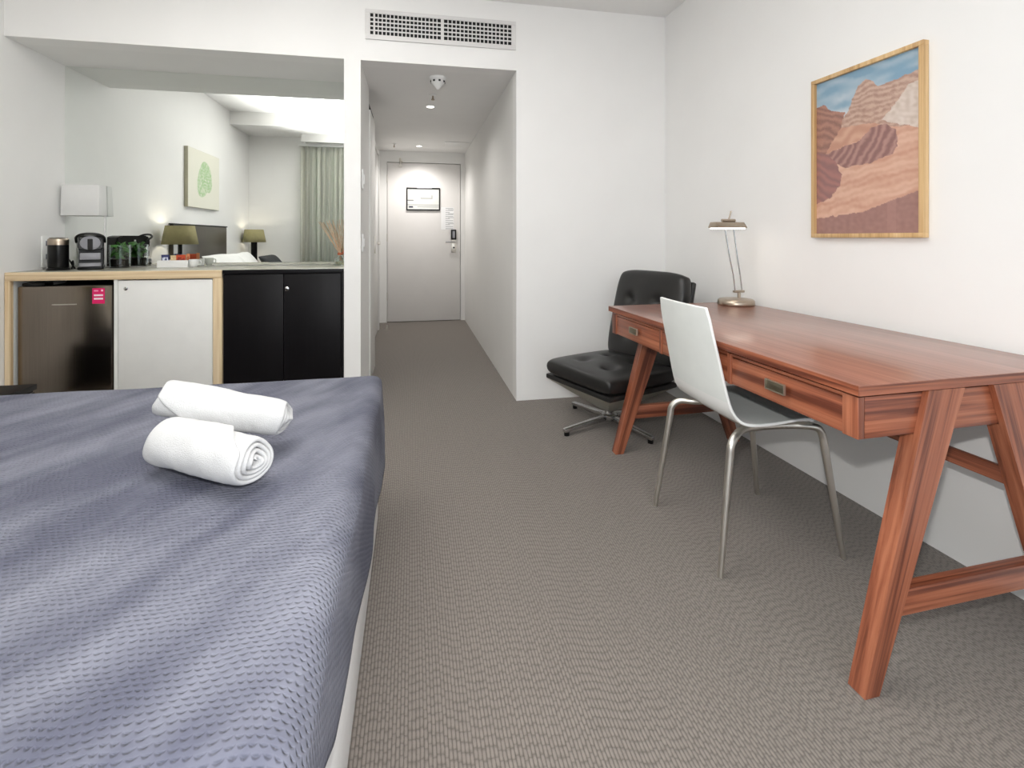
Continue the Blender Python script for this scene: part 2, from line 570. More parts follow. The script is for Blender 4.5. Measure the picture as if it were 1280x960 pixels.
struct('trim_1', CEIL, (XL, xr(0.7), YW, 0.75, 2.47, ZC))          # lowered ceiling strip along the window wall
struct('trim_2', WALL, (-1.46, xr(0.2), 0.27, 0.31, 2.37, 2.47))   # curtain pelmet
# window frame left of the open balcony door, one fixed pane behind the curtain
w1 = struct('window_1', TRIMP, (-1.46, -1.41, YW - 0.16, YW - 0.10, 0, 2.40), (-0.72, -0.67, YW - 0.16, YW - 0.10, 0, 2.40),
            (-1.41, -0.72, YW - 0.16, YW - 0.10, 0, 0.05), (-1.41, -0.72, YW - 0.16, YW - 0.10, 2.35, 2.40))
boxo('pane', GLASS, w1, -1.41, -0.72, YW - 0.133, YW - 0.127, 0.05, 2.35)

# hall joinery: white sliding bathroom door, then a second leaf further on
d2 = struct('door_2', TRIMP, (-0.352, -0.304, 3.802, 4.27, 0.008, 2.03), bev=0.003)
boxo('door_handle', SATIN, d2, -0.304, -0.296, 4.19, 4.22, 0.95, 1.09, 0.002)
struct('door_gap_shade', BLACKM, (-0.36, -0.318, 3.802, 4.27, 2.05, 2.085))  # black strip standing in for the shade in the gap above the door
d3 = struct('door_3', TRIMP, (-0.411, -0.392, 5.1, 5.95, 0.008, 2.03), bev=0.003)
boxo('door_handle', SATIN, d3, -0.392, -0.36, 5.85, 5.88, 1.0, 1.03, 0.003)
struct('trim_4', TRIMP, (-0.411, -0.380, 5.96, 6.03, 0.0, 2.1), (-0.411, -0.380, 5.02, 5.09, 0.0, 2.1), (-0.411, -0.380, 5.09, 5.96, 2.04, 2.1), bev=0.002)

# entrance door
d1 = struct('door_1', DOORP, (-0.310, 0.613, YD + 0.004, YD + 0.05, 0.008, 2.035), bev=0.002)
boxo('lock_plate', SATIN, d1, 0.497, 0.562, YD - 0.008, YD + 0.004, 0.885, 1.05, 0.003)
bm = bmesh.new()
tube(bm, smooth_path([(0.545, YD - 0.008, 1.025), (0.545, YD - 0.045, 1.025), (0.53, YD - 0.055, 1.025), (0.42, YD - 0.055, 1.022)], 5), 0.010, 10)
part_label(obj('lever_handle', bm, CHROME, d1), 'dark chrome lever handle')
cr = boxo('card_reader', BLACKP, d1, 0.493, 0.562, YD - 0.022, YD + 0.004, 1.055, 1.185, 0.005)
boxo('card_slot', GREYP, cr, 0.513, 0.543, YD - 0.025, YD - 0.022, 1.075, 1.165)
bm = bmesh.new()
lathe(bm, [(0.012, 0), (0.012, 0.003)], n=16)
o = obj('keyhole', bm, BLACKP, d1, loc=(0.53, YD - 0.008, 0.95), rot=(PI / 2, 0, 0))
for z in (0.28, 1.03, 1.78):
    boxo('hinge', SATIN, d1, -0.318, -0.309, YD - 0.006, YD + 0.004, z, z + 0.1, 0.002)
bm = bmesh.new()
tube(bm, [(-0.15, YD - 0.02, 2.005), (-0.15, YD - 0.02, 2.09)], 0.012, 10)
box(bm, -0.175, -0.125, YD - 0.03, YD + 0.004, 1.985, 2.005)
tube(bm, [(-0.15, YD - 0.02, 2.075), (-0.115, YD - 0.02, 2.03)], 0.007, 8)
part_label(obj('door_latch', bm, SATIN, d1), 'small steel catch at top of door')

# ------------------------------------------------------------------ mirror
bm = bmesh.new()
box(bm, XL + 0.001, -0.415, YM, YM + 0.006, 0.892, ZS - 0.001)
tag(obj('wall_mirror', bm, MIRROR, smooth=False), 'wide frameless mirror covering the back of the niche above the bench', 'mirror')

# ------------------------------------------------------------------ vent grille over the hall
t = thing('air_vent', 'white rectangular air vent grille high on the wall above the hallway opening', 'vent', (0.19, YB, 2.413))
gx0, gx1, gz = -0.447, 0.450, 0.066
bm = bmesh.new()
for a in ((gx0 - 0.03, gx1 + 0.03, gz, gz + 0.025), (gx0 - 0.03, gx1 + 0.03, -gz - 0.03, -gz),
          (gx0 - 0.03, gx0, -gz, gz), (gx1, gx1 + 0.03, -gz, gz), (-0.011, 0.009, -gz, gz)):
    box(bm, a[0], a[1], -0.010, -0.001, a[2], a[3], 0.001)
obj('vent_frame', bm, VENTW, t)
boxo('vent_backing', GALV, t, gx0, gx1, -0.003, -0.001, -gz, gz)
for k in range(4):
    z = -gz + (k + 1) * 2 * gz / 5
    for a, b in ((gx0, -0.011), (0.009, gx1)):
        boxo('slat', VENTW, t, a, b, -0.0085, -0.0045, z - 0.004, z + 0.004)
for a, b, n in ((gx0, -0.011, 18), (0.009, gx1, 17)):
    bm = bmesh.new()
    for k in range(1, n):
        x = a + (b - a) * k / n
        wv = 0.011 if (n == 18 and k == 1) else 0.006
        box(bm, x - wv / 2, x + wv / 2, -0.0095, -0.0045, -gz, gz)
    obj('vertical_vanes', bm, VENTW, t, kind='stuff')

# ------------------------------------------------------------------ hall ceiling fittings
t = thing('smoke_detector', 'white round smoke detector on the hallway ceiling nearest the room', 'smoke detector', (0.172, 3.44, ZS))
bm = bmesh.new(); lathe(bm, [(0.056, -0.001), (0.056, -0.016), (0.052, -0.022)]); obj('base_ring', bm, WHITEP, t)
bm = bmesh.new(); lathe(bm, [(0.047, -0.022), (0.049, -0.034), (0.044, -0.046), (0.026, -0.064), (0.008, -0.084), (0.003, -0.086)]); obj('sensor_cone', bm, WHITEP, t)
for k in range(8):
    a = 2 * PI * k / 8 + 0.2
    bm = bmesh.new(); box(bm, -0.007, 0.007, -0.002, 0.002, -0.006, 0.006)
    obj('sensor_slot', bm, BLACKP, t, loc=(0.049 * math.cos(a), 0.049 * math.sin(a), -0.034), rot=(0, 0, a + PI / 2))
def sprinkler(x, y, label, s):
    t = thing('fire_sprinkler', label, 'sprinkler', (x, y, ZS))
    bm = bmesh.new(); lathe(bm, [(0.030 * s, -0.001), (0.030 * s, -0.006), (0.02 * s, -0.010)]); obj('escutcheon', bm, WHITEP, t)
    bm = bmesh.new(); tube(bm, [(0, 0, -0.010), (0, 0, -0.035)], 0.007 * s, 8)
    lathe(bm, [(0.013 * s, -0.035), (0.013 * s, -0.042)], n=12); obj('sprinkler_head', bm, NICKEL, t)
sprinkler(0.156, 3.87, 'small fire sprinkler on the hallway ceiling between smoke detector and downlight', 1.0)
sprinkler(-0.21, 5.98, 'tiny fire sprinkler on the hallway ceiling left of the far downlight', 0.8)
def downlight(x, y, label, e):
    t = thing('downlight', label, 'ceiling light', (x, y, ZS), group='hallway downlights')
    bm = bmesh.new(); lathe(bm, [(0.042, -0.001), (0.042, -0.005), (0.030, -0.006)]); obj('trim_ring', bm, WHITEP, t)
    bm = bmesh.new(); lathe(bm, [(0.029, -0.006), (0.029, -0.0075)]); obj('lens', bm, DOWNL, t)
    l = bpy.data.lights.new('downlight_lamp', 'SPOT'); l.energy = e; l.spot_size = math.radians(150); l.spot_blend = 1.0
    l.shadow_soft_size = 0.03; l.color = (1, 0.97, 0.94)
    q = bpy.data.objects.new('downlight_lamp', l); COL.objects.link(q); q.location = (x, y, ZS - 0.03)
downlight(0.149, 4.21, 'lit downlight in the hallway ceiling nearer the smoke detector', 13)
downlight(0.08, 6.05, 'lit downlight in the hallway ceiling nearest the entrance door', 40)
bm = bmesh.new(); box(bm, 0.37, 0.66, 5.72, 5.99, ZS - 0.008, ZS - 0.001, 0.002)
tag(obj('access_panel', bm, WHITEP), 'flat white access panel on the hallway ceiling by the right wall', 'panel')

# switches on the end of the wall by the hallway
for z0, z1, lab in ((1.39, 1.515, 'white control plate on the hallway left wall, upper of two'), (0.99, 1.105, 'white light switch on the hallway left wall, lower of two')):
    t = thing('wall_switch', lab, 'switch', (XH0, 3.30, z0))
    boxo('switch_plate', WHITEP, t, 0.001, 0.010, -0.04, 0.04, 0, z1 - z0, 0.003)
    boxo('rocker', WHITEP, t, 0.010, 0.016, -0.02, 0.02, 0.03, z1 - z0 - 0.03, 0.002)

# door notices
def plan(u, v):
    c = (226, 227, 222)
    if 0.4 < u < 0.78 and abs(v - 0.46) < 0.03: c = (160, 160, 158)
    if abs(u - 0.78) < 0.015 and 0.3 < v < 0.48: c = (165, 165, 163)
    if u < 0.2 and abs(v - 0.57) < 0.02: c = (120, 120, 120)
    if v > 0.76 and v < 0.79: c = (140, 140, 140)
    if 0.04 < u < 0.18 and 0.83 < v < 0.92: c = (40, 44, 70)
    if u > 0.3 and abs(v - 0.86) < 0.02: c = (190, 190, 188)
    return c
t = thing('framed_plan', 'black framed floor plan notice on the entrance door', 'notice', (0.139, YD + 0.001, 1.575))
printed('plan_sheet', 0.40, 0.27, 60, 40, plan, PRINT, t, loc=(0, -0.006, 0))
bm = bmesh.new()
for a in ((-0.213, 0.213, 0.131, 0.147), (-0.213, 0.213, -0.147, -0.131), (-0.213, -0.199, -0.131, 0.131), (0.199, 0.213, -0.131, 0.131)):
    box(bm, a[0], a[1], -0.014, 0.0, a[2], a[3], 0.001)
obj('frame', bm, BLACKP, t)
boxo('hanging_clip', GREYP, t, -0.08, 0.11, -0.017, -0.0145, 0.135, 0.145)
def notice(u, v):
    c = (240, 240, 240)
    k = v * 11
    if 0.35 < (k % 1) < 0.7 and 0.35 < u < 0.94 and (int(k) % 3 != 2 or u < 0.7): c = (178, 178, 180)
    if 0.0 < (k % 1) < 0.3 and u > 0.55 and int(k) in (1, 3, 5, 8): c = (120, 122, 126)
    return c
o = printed('paper_notice', 0.165, 0.29, 30, 66, notice, PRINT, None, loc=(0.448, YD + 0.002, 1.33), t=0.001)
tag(o, 'white paper notice with lines of text taped above the door lock', 'notice')
bm = bmesh.new(); lathe(bm, [(0.016, 0.0), (0.016, 0.01), (0.012, 0.035), (0.012, 0.05)], n=16)
tag(obj('door_stop', bm, SATIN, loc=(-0.29, 5.98, 0.0)), 'small steel door stop on the carpet by the entrance door', 'door stop')

# ------------------------------------------------------------------ kitchenette bench (built-in carcass, fridge, doors)
ZB = 0.888
YF = 3.205
bench = thing('kitchenette_bench', 'pale oak edged bench with white cupboard door under the mirror', 'bench', (0, 0, 0))
boxo('worktop', LAMINATE, bench, XL + 0.003, -1.103, YF + 0.012, YM - 0.002, ZB - 0.045, ZB, 0.001)
part_label(boxo('worktop_edge', OAKY, bench, XL + 0.003, -1.103, YF - 0.006, YF + 0.012, ZB - 0.047, ZB, 0.001), 'pale oak front edge')
boxo('side_panel', OAKZ, bench, XL + 0.003, XL + 0.028, YF - 0.006, YF + 0.02, 0, ZB - 0.047, 0.001)
boxo('side_panel', OAKZ, bench, -1.150, -1.103, YF - 0.006, YM - 0.02, 0, ZB - 0.047, 0.001)
boxo('inner_lining', WHITELAM, bench, XL + 0.003, XL + 0.028, YF + 0.02, YM - 0.02, 0, ZB - 0.047)
boxo('divider', WHITELAM, bench, -1.664, -1.646, YF, YM - 0.02, 0, ZB - 0.047)
boxo('back_panel', BLACKM, bench, XL + 0.028, -1.664, YM - 0.03, YM - 0.02, 0, ZB - 0.047)
dr = boxo('cupboard_door', WHITELAM, bench, -1.644, -1.156, YF + 0.004, YF + 0.022, 0.08, ZB - 0.053, 0.0015)
bm = bmesh.new(); lathe(bm, [(0.011, 0), (0.011, 0.004), (0.008, 0.006)], n=18)
part_label(obj('door_lock', bm, CHROME, dr, loc=(-1.606, YF + 0.004, 0.789), rot=(PI / 2, 0, 0)), 'small chrome lock')
boxo('plinth', WHITELAM, bench, -1.646, -1.150, YF + 0.03, YF + 0.045, 0, 0.08)

fr = thing('bar_fridge', 'stainless steel bar fridge with pink sticker under the bench', 'fridge', (0, 0, 0))
boxo('fridge_body', BLACKM, fr, -2.140, -1.690, YF + 0.075, YM - 0.05, 0.02, 0.795, 0.004)
fdoor = boxo('fridge_door', STEEL, fr, -2.146, -1.684, YF + 0.022, YF + 0.073, 0.05, 0.808, 0.008)
boxo('badge', SATIN, fdoor, -1.98, -1.86, YF + 0.0195, YF + 0.0225, 0.700, 0.706)
hg = boxo('top_hinge', BLACKP, fr, -2.13, -2.02, YF + 0.03, YF + 0.10, 0.809, 0.826, 0.003)
boxo('foot', BLACKP, fr, -2.11, -2.08, YF + 0.10, YF + 0.13, 0, 0.019)
boxo('foot', BLACKP, fr, -1.75, -1.72, YF + 0.10, YF + 0.13, 0, 0.019)
boxo('foot', BLACKP, fr, -2.11, -2.08, YM - 0.12, YM - 0.09, 0, 0.019)
boxo('foot', BLACKP, fr, -1.75, -1.72, YM - 0.12, YM - 0.09, 0, 0.019)
def sticker(u, v):
    c = (228, 20, 104)
    if 0.12 < u < 0.5 and 0.12 < v < 0.2: c = (245, 160, 196)
    if 0.72 < u < 0.86 and 0.1 < v < 0.2: c = (255, 220, 235)
    if 0.12 < u < 0.88 and 0.40 < v < 0.52: c = (255, 235, 242)
    if 0.12 < u < 0.88 and 0.63 < v < 0.75: c = (255, 235, 242)
    return c
o = printed('pink_sticker', 0.062, 0.088, 26, 36, sticker, PRINT, None, loc=(-1.752, YF + 0.0205, 0.748), t=0.0008)
tag(o, 'bright pink sticker with white bars on the fridge door', 'sticker')

cab = thing('dark_cabinet', 'black stained two door cabinet between the oak bench and the hallway post', 'cabinet', (0, 0, 0))
boxo('cabinet_top', LAMINATE, cab, -1.100, -0.417, YF + 0.012, YM - 0.002, ZB - 0.022, ZB, 0.001)
boxo('top_edge', EBONY, cab, -1.100, -0.417, YF - 0.004, YF + 0.012, ZB - 0.024, ZB, 0.001)
boxo('body', EBONY, cab, -1.100, -0.417, YF + 0.024, YM - 0.01, 0.06, ZB - 0.024)
for x0, x1 in ((-1.097, -0.766), (-0.762, -0.434)):
    d = boxo('cabinet_door', EBONY, cab, x0, x1, YF + 0.002, YF + 0.022, 0.07, ZB - 0.029, 0.0015)
    if x0 > -0.9:
        bm = bmesh.new(); lathe(bm, [(0.013, 0), (0.013, 0.004), (0.006, 0.007), (0.004, 0.0075)], n=20)
        part_label(obj('door_lock', bm, CHROME, d, loc=(-0.745, YF + 0.002, 0.770), rot=(PI / 2, 0, 0)), 'round chrome lock')
boxo('side_strip', EBONY, cab, -0.431, -0.417, YF + 0.0, YF + 0.022, 0.07, ZB - 0.026)
boxo('kick_board', EBONY, cab, -1.100, -0.417, YF + 0.03, YF + 0.05, 0, 0.06)

# ------------------------------------------------------------------ things on the bench
# wall lamp on the mirror
t = thing('wall_lamp', 'white rectangular wall lamp fixed to the mirror above the coffee machine', 'lamp', (-2.063, YM - 0.001, 1.318))
sh = None
bm = bmesh.new()
hexa(bm, [(-0.108, -0.072, -0.098), (0.108, -0.078, -0.098), (0.114, -0.001, -0.098), (-0.114, -0.001, -0.098),
          (-0.106, -0.066, 0.098), (0.104, -0.066, 0.098), (0.110, -0.001, 0.098), (-0.112, -0.001, 0.098)], 0.002)
obj('lamp_shade', bm, SHADEW, t)
boxo('cord_cover', WHITEP, t, 0.098, 0.106, -0.008, -0.001, -0.43, -0.099, 0.001)

# power outlet
t = thing('power_outlet', 'tall white power outlet plate on the left wall behind the milk frother', 'outlet', (XL, 3.515, 0.90))
boxo('outlet_plate', WHITEP, t, 0.001, 0.011, -0.045, 0.045, 0.0, 0.19, 0.003)
for z in (0.05, 0.13):
    boxo('socket', GREYP, t, 0.011, 0.013, -0.018, 0.018, z, z + 0.03)

# milk frother
t = thing('milk_frother', 'black cylinder milk frother with steel rim at the left end of the bench', 'milk frother', (-2.045, 3.385, ZB + 0.0005))
frother = t
bm = bmesh.new(); lathe(bm, [(0.055, 0), (0.056, 0.006), (0.050, 0.012), (0.046, 0.014)]); obj('base', bm, BLACKP, t)
bm = bmesh.new(); lathe(bm, [(0.046, 0.0145), (0.048, 0.02), (0.048, 0.148)]); obj('body', bm, BLACKP, t)
bm = bmesh.new(); lathe(bm, [(0.0485, 0.1485), (0.0485, 0.180), (0.046, 0.184)]); part_label(obj('rim', bm, NICKEL, t), 'steel rim')
bm = bmesh.new(); lathe(bm, [(0.044, 0.1845), (0.040, 0.192), (0.0, 0.194)], caps=False); part_label(obj('lid', bm, GLASS, t), 'clear lid')

# coffee machine facing the camera
t = thing('coffee_machine', 'black and silver capsule coffee machine on the bench beside the milk frother', 'coffee machine', (-1.925, 3.475, ZB + 0.0005), math.radians(26))
bm = bmesh.new(); box(bm, -0.060, 0.060, -0.115, 0.135, 0.0, 0.020, 0.008); obj('base', bm, BLACKP, t)
bm = bmesh.new()
pr = [(-0.075, 0.02), (0.135, 0.02), (0.135, 0.15), (0.125, 0.19), (0.09, 0.205), (-0.085, 0.205), (-0.105, 0.185), (-0.105, 0.125), (-0.06, 0.115)]
f1 = [bm.verts.new((-0.056, y, z)) for y, z in pr]; f2 = [bm.verts.new((0.056, y, z)) for y, z in pr]
bm.faces.new(f1); bm.faces.new(f2[::-1])
for i in range(len(pr)):
    j = (i + 1) % len(pr); bm.faces.new((f1[i], f2[i], f2[j], f1[j]))
bmesh.ops.recalc_face_normals(bm, faces=bm.faces[:])
bmesh.ops.bevel(bm, geom=[e for e in bm.edges], offset=0.007, segments=2, affect='EDGES')
obj('body', bm, BLACKP, t)
bm = bmesh.new(); lathe(bm, [(0.047, 0), (0.047, 0.004), (0.040, 0.006)], n=28)
hd = obj('front_disc', bm, GREYP, t, loc=(0, -0.105, 0.160), rot=(PI / 2, 0, 0)); hd.scale = (1, 0.9, 1)
part_label(hd, 'silver front disc')
bm = bmesh.new(); box(bm, -0.012, 0.012, -0.118, -0.111, 0.118, 0.184, 0.003); obj('coffee_spout', bm, BLACKM, t)
bm = bmesh.new(); tube(bm, smooth_path([(-0.066, -0.06, 0.165), (-0.062, -0.11, 0.195), (-0.03, -0.125, 0.212), (0.03, -0.125, 0.212), (0.062, -0.11, 0.195), (0.066, -0.06, 0.165)], 6), 0.007, 8)
obj('lever', bm, BLACKP, t)
bm = bmesh.new(); box(bm, -0.047, 0.047, -0.108, -0.078, 0.060, 0.100, 0.004); part_label(obj('cup_shelf', bm, GREYP, t), 'silver cup shelf')
bm = bmesh.new()
lathe(bm, [(0.052, 0), (0.052, 0.02)], n=28)
dt = obj('drip_tray', bm, GREYP, t, loc=(0, -0.112, 0.021)); dt.scale = (1, 0.45, 1)
bm = bmesh.new(); box(bm, 0.0565, 0.058, 0.00, 0.012, 0.165, 0.177); obj('button', bm, WHITEP, t)
bm = bmesh.new()
tube(bm, smooth_path([(-1.995, 3.445, 0.894), (-1.998, 3.425, 0.92), (-1.986, 3.41, 0.942), (-1.978, 3.402, 0.92), (-1.986, 3.40, 0.896), (-2.004, 3.45, 0.895), (-2.04, 3.50, 0.91), (-2.09, 3.525, 0.96), (-2.174, 3.515, 0.965)], 6), 0.004, 7)
obj('power_cord', bm, BLACKP, frother, loc=-frother.location)
# glass with greenery
t = thing('glass_jar', 'clear drinking glass filled with green sachets beside the coffee machine', 'glass', (-1.822, 3.575, ZB + 0.0005))
bm = bmesh.new(); lathe(bm, [(0.049, 0), (0.054, 0.004), (0.056, 0.145), (0.0535, 0.145), (0.0515, 0.008), (0.0, 0.007)], caps=False)
bmesh.ops.contextual_create(bm, geom=[])
obj('glass_wall', bm, GLASS, t)
bm = bmesh.new(); lathe(bm, [(0.047, 0.010), (0.049, 0.05), (0.044, 0.056)]); part_label(obj('filling', bm, SOIL, t), 'dark brown filling')
for k in range(15):
    a = k * 2.4; r = 0.012 + 0.026 * ((k * 7) % 10) / 10; z = 0.066 + 0.006 * k
    bm = bmesh.new()
    cushion(bm, 0.050, 0.034, 0.005, ex=2.2, nx=6, ny=6, crown=0.006)
    obj('leaf', bm, LEAF, t, loc=(r * math.cos(a), r * math.sin(a), z), rot=(0.8 * math.sin(k), 0.9 * math.cos(k * 1.7), a))
# sachet tray
t = thing('sachet_tray', 'white sachet tray on the bench in front of the mirror', 'tray', (-1.515, 3.600, ZB + 0.0005), math.radians(2))
bm = bmesh.new()
for b in ((-0.088, 0.088, -0.05, 0.05, 0, 0.004), (-0.088, 0.088, -0.05, -0.046, 0.004, 0.045), (-0.088, 0.088, 0.046, 0.05, 0.004, 0.045),
          (-0.088, -0.084, -0.046, 0.046, 0.004, 0.045), (0.084, 0.088, -0.046, 0.046, 0.004, 0.045)):
    box(bm, *b)
obj('tray_body', bm, WHITEP, t)
def sachet(base, acc):
    def f(u, v):
        n = noise.noise(Vector((u * 6, v * 6, base[0])))
        if 0.2 < v < 0.6 and n > -0.1 and 0.12 < u < 0.88: return acc
        return base
    return f
for k, (dx, w, h, base, acc, lab) in enumerate(((-0.058, 0.044, 0.075, (52, 56, 104), (220, 226, 240), 'blue and white sachet at the left of the white tray'),
                                      (-0.014, 0.036, 0.070, (222, 196, 150), (232, 214, 172), 'tan sachet standing in the middle of the white tray'),
                                      (0.033, 0.052, 0.074, (190, 74, 40), (120, 34, 24), 'red brown sachet standing at the right of the white tray'),
                                      (0.071, 0.018, 0.080, (206, 128, 84), (150, 70, 40), 'narrow orange sachet at the right end of the white tray'))):
    o = printed('sachet', w, h, 16, 16, sachet(base, acc), PRINT, None, loc=(-1.515 + dx, 3.592 + 0.012 * (k % 2), ZB + 0.0055 + h / 2), rot=(0, 0, math.radians(4)), t=0.006)
    tag(o, lab, 'sachet', 'sachets in the tray')
t = thing('cup', 'small white cup on the bench to the right of the sachet tray', 'cup', (-1.392, 3.56, ZB + 0.0005))
bm = bmesh.new(); lathe(bm, [(0.016, 0), (0.024, 0.010), (0.028, 0.050), (0.025, 0.050), (0.021, 0.012), (0.0, 0.007)], n=20, caps=False)
obj('cup_body', bm, WHITEP, t)
bm = bmesh.new(); tube(bm, smooth_path([(0.027, 0, 0.042), (0.042, 0, 0.039), (0.042, 0, 0.020), (0.025, 0, 0.016)], 4), 0.003, 7); obj('cup_handle', bm, WHITEP, t)
# reed diffuser
t = thing('reed_diffuser', 'clear glass reed diffuser on the dark cabinet beside the hallway post', 'diffuser', (-0.492, 3.60, ZB + 0.0005))
bm = bmesh.new(); lathe(bm, [(0.0, 0.0), (0.034, 0), (0.036, 0.004), (0.036, 0.045), (0.014, 0.062), (0.014, 0.085), (0.012, 0.085), (0.012, 0.062), (0.033, 0.043), (0.033, 0.006), (0, 0.005)], n=20, caps=False)
obj('bottle', bm, GLASS, t)
bm = bmesh.new(); lathe(bm, [(0.0315, 0.0065), (0.0315, 0.026)], n=20); obj('oil', bm, AMBER, t)
bm = bmesh.new(); tube(bm, smooth_path([(0.016, 0, 0.08), (0.03, -0.01, 0.105), (0.034, -0.006, 0.075), (0.030, 0.0, 0.05)], 5), 0.004, 6)
lathe(bm, [(0.0155, 0.07), (0.0165, 0.08), (0.0155, 0.088)], n=14)
part_label(obj('ribbon', bm, M('copper_ribbon', (176, 96, 62), 0.5), t), 'copper coloured ribbon')
for k in range(13):
    f = -1 + 2 * k / 12
    dx = -0.055 + 0.085 * f + 0.008 * math.sin(k * 5); dy = 0.03 * math.sin(k * 2.4)
    L = 0.30 + 0.05 * math.sin(k * 3.1)
    bm = bmesh.new()
    tube(bm, [(-dx * 0.12, -dy * 0.3, 0.030), (dx * 0.06, dy * 0.1, 0.088), (dx, dy, L)], 0.0016, 6)
    obj('reed', bm, REED, t)

# ------------------------------------------------------------------ framed desert print on the right wall
def pip(x, y, poly):
    c = False
    j = len(poly) - 1
    for i in range(len(poly)):
        xi, yi = poly[i]; xj, yj = poly[j]
        if (yi > y) != (yj > y) and x < (xj - xi) * (y - yi) / (yj - yi) + xi:
            c = not c
        j = i
    return c
def mix(a, b, t):
    t = max(0.0, min(1.0, t))
    return tuple(a[i] * (1 - t) + b[i] * t for i in range(3))
P_LEFT = [(150, 345), (185, 328), (225, 355), (285, 360), (270, 420), (235, 470), (195, 535), (150, 560)]
P_MID = [(270, 400), (300, 345), (335, 255), (368, 222), (400, 235), (415, 258), (470, 238), (570, 195), (570, 430), (395, 420), (265, 430)]
P_SLAB = [(570, 240), (525, 255), (480, 330), (430, 395), (470, 410), (570, 440)]
P_SLOPE = [(195, 535), (265, 425), (400, 405), (430, 420), (340, 480), (280, 500)]
P_SWIRL = [(195, 535), (300, 495), (345, 480), (395, 425), (445, 412), (480, 440), (490, 490), (468, 538), (385, 572), (285, 592), (240, 570)]
P_LOBE = [(150, 525), (205, 535), (245, 570), (268, 620), (262, 665), (215, 718), (150, 742)]
def desert(u, v):
    x = 153 + 412 * u
    ty = 245 - 137 * u; by = 865 - 3 * u
    y = ty + v * (by - ty)
    n = noise.noise(Vector((x / 60, y / 60, 1.0)))
    n2 = noise.noise(Vector((x / 16, y / 16, 4.0)))
    n3 = noise.noise(Vector((x / 5, y / 3, 6.0)))
    x += 5 * n2 + 1.5 * n3; y += 5 * noise.noise(Vector((x / 18, y / 18, 8.0)))
    shadow_y = 805 - 30 * (u * 2) if u < 0.5 else 775 - 180 * (u - 0.5)
    if y > shadow_y + 6 * n2:
        return mix((126, 80, 74), (150, 100, 92), 0.5 + n2 * 0.6 + (0.5 if 0.72 < u < 0.8 else 0))
    if pip(x, y, P_LOBE):
        return mix((150, 88, 82), (118, 70, 70), 0.5 + 0.5 * math.sin((y - x * 0.4) / 6 + n * 3))
    if pip(x, y, P_SWIRL):
        return mix((112, 66, 64), (176, 126, 116), 0.35 + 0.45 * math.sin((x + y * 0.45 + 0.0012 * (y - 500) ** 2) / 5.0 + n * 2.5))
    if pip(x, y, P_SLAB):
        return mix((222, 208, 198), (198, 180, 166), 0.4 + n2)
    if pip(x, y, P_SLOPE):
        return mix((206, 152, 124), (184, 124, 98), 0.5 + 0.5 * math.sin((y + x * 0.6) / 10 + n * 3))
    if pip(x, y, P_MID):
        return mix((196, 160, 140), (150, 108, 92), 0.4 + 0.38 * math.sin((y + x * 0.22) / 3.6 + n * 5) + 0.5 * n2 + 0.35 * n3)
    if pip(x, y, P_LEFT):
        return mix((166, 108, 88), (112, 66, 56), 0.5 + 0.4 * math.sin((y - x * 0.1) / 5 + n * 4) + 0.35 * n3)
    if y < 400 and not (x > 400 and y > 330):
        c = noise.noise(Vector((x / 90, (y + x * 0.35) / 34, 9.0)))
        return mix((92, 146, 182), (212, 222, 228), 0.05 + (y - ty) / 150 * 0.6 + c * 0.7)
    w = math.sin((y + (x - 153) * 0.22 + 26 * math.sin(x / 95)) / 15 + n * 2)
    return mix((222, 172, 146), (194, 132, 104), 0.42 + 0.30 * w + 0.22 * math.sin((y + 0.3 * x) / 4.5 + n * 3) + 0.25 * n2)
def desert_print(u, v):
    return mix(desert(u, v), (206, 190, 180), 0.30)
phy = (1.413 + 1.900) / 2
WANG = math.atan(0.02)
pt = thing('framed_print', 'oak framed print of red desert rock waves on the right wall above the desk', 'picture', (xr(phy) - 0.001, phy, 1.4275), math.radians(-90) + WANG)
hw, hh = 0.2435, 0.3475
bm = bmesh.new()
box(bm, -hw, hw, -0.026, 0, hh - 0.017, hh, 0.001); box(bm, -hw, hw, -0.026, 0, -hh, -hh + 0.017, 0.001)
box(bm, -hw, -hw + 0.017, -0.026, 0, -hh + 0.017, hh - 0.017, 0.001); box(bm, hw - 0.017, hw, -0.026, 0, -hh + 0.017, hh - 0.017, 0.001)
obj('frame', bm, FRAMEW, pt)
printed('print_sheet', 2 * hw - 0.034, 2 * hh - 0.034, 170, 240, desert_print, PRINTG, pt, loc=(0, -0.012, 0))
# ------------------------------------------------------------------ leaf print on the left wall (seen in the mirror)
def leafart(u, v):
    n = noise.noise(Vector((u * 5, v * 5, 2)))
    n2 = noise.noise(Vector((u * 22, v * 22, 3)))
    c = (228, 226, 212)
    wash = 0.0
    for cx, cy, L, W, ang in ((0.52, 0.50, 0.34, 0.24, 0.9), (0.45, 0.44, 0.30, 0.22, 2.1)):
        px, py = (u - cx) * 1.3, v - cy
        la = px * math.cos(ang) + py * math.sin(ang); lb = -px * math.sin(ang) + py * math.cos(ang)
        r = math.hypot(la / L, lb / W) + 0.08 * n
        if r < 1:
            wash = max(wash, 0.30 + 0.35 * r ** 4 + 0.5 * n2)
            vein = abs(((la + abs(lb) * 0.8) / 0.07) % 1 - 0.5) < 0.09
            if abs(lb) < 0.010 or (vein and r < 0.9): wash = 0.9
    return mix(c, (150, 190, 132), wash)
t = thing('leaf_print', 'cream canvas with pale green leaf drawing, seen in the mirror', 'picture', (XL + 0.001, 1.59, 1.683), math.radians(90))
boxo('canvas_block', M('canvas_edge', (186, 182, 160), 0.8), t, -0.40, 0.40, -0.034, 0, -0.297, 0.297, 0.002)
printed('canvas_face', 0.796, 0.590, 90, 70, leafart, PRINT, t, loc=(0, -0.0345, 0))

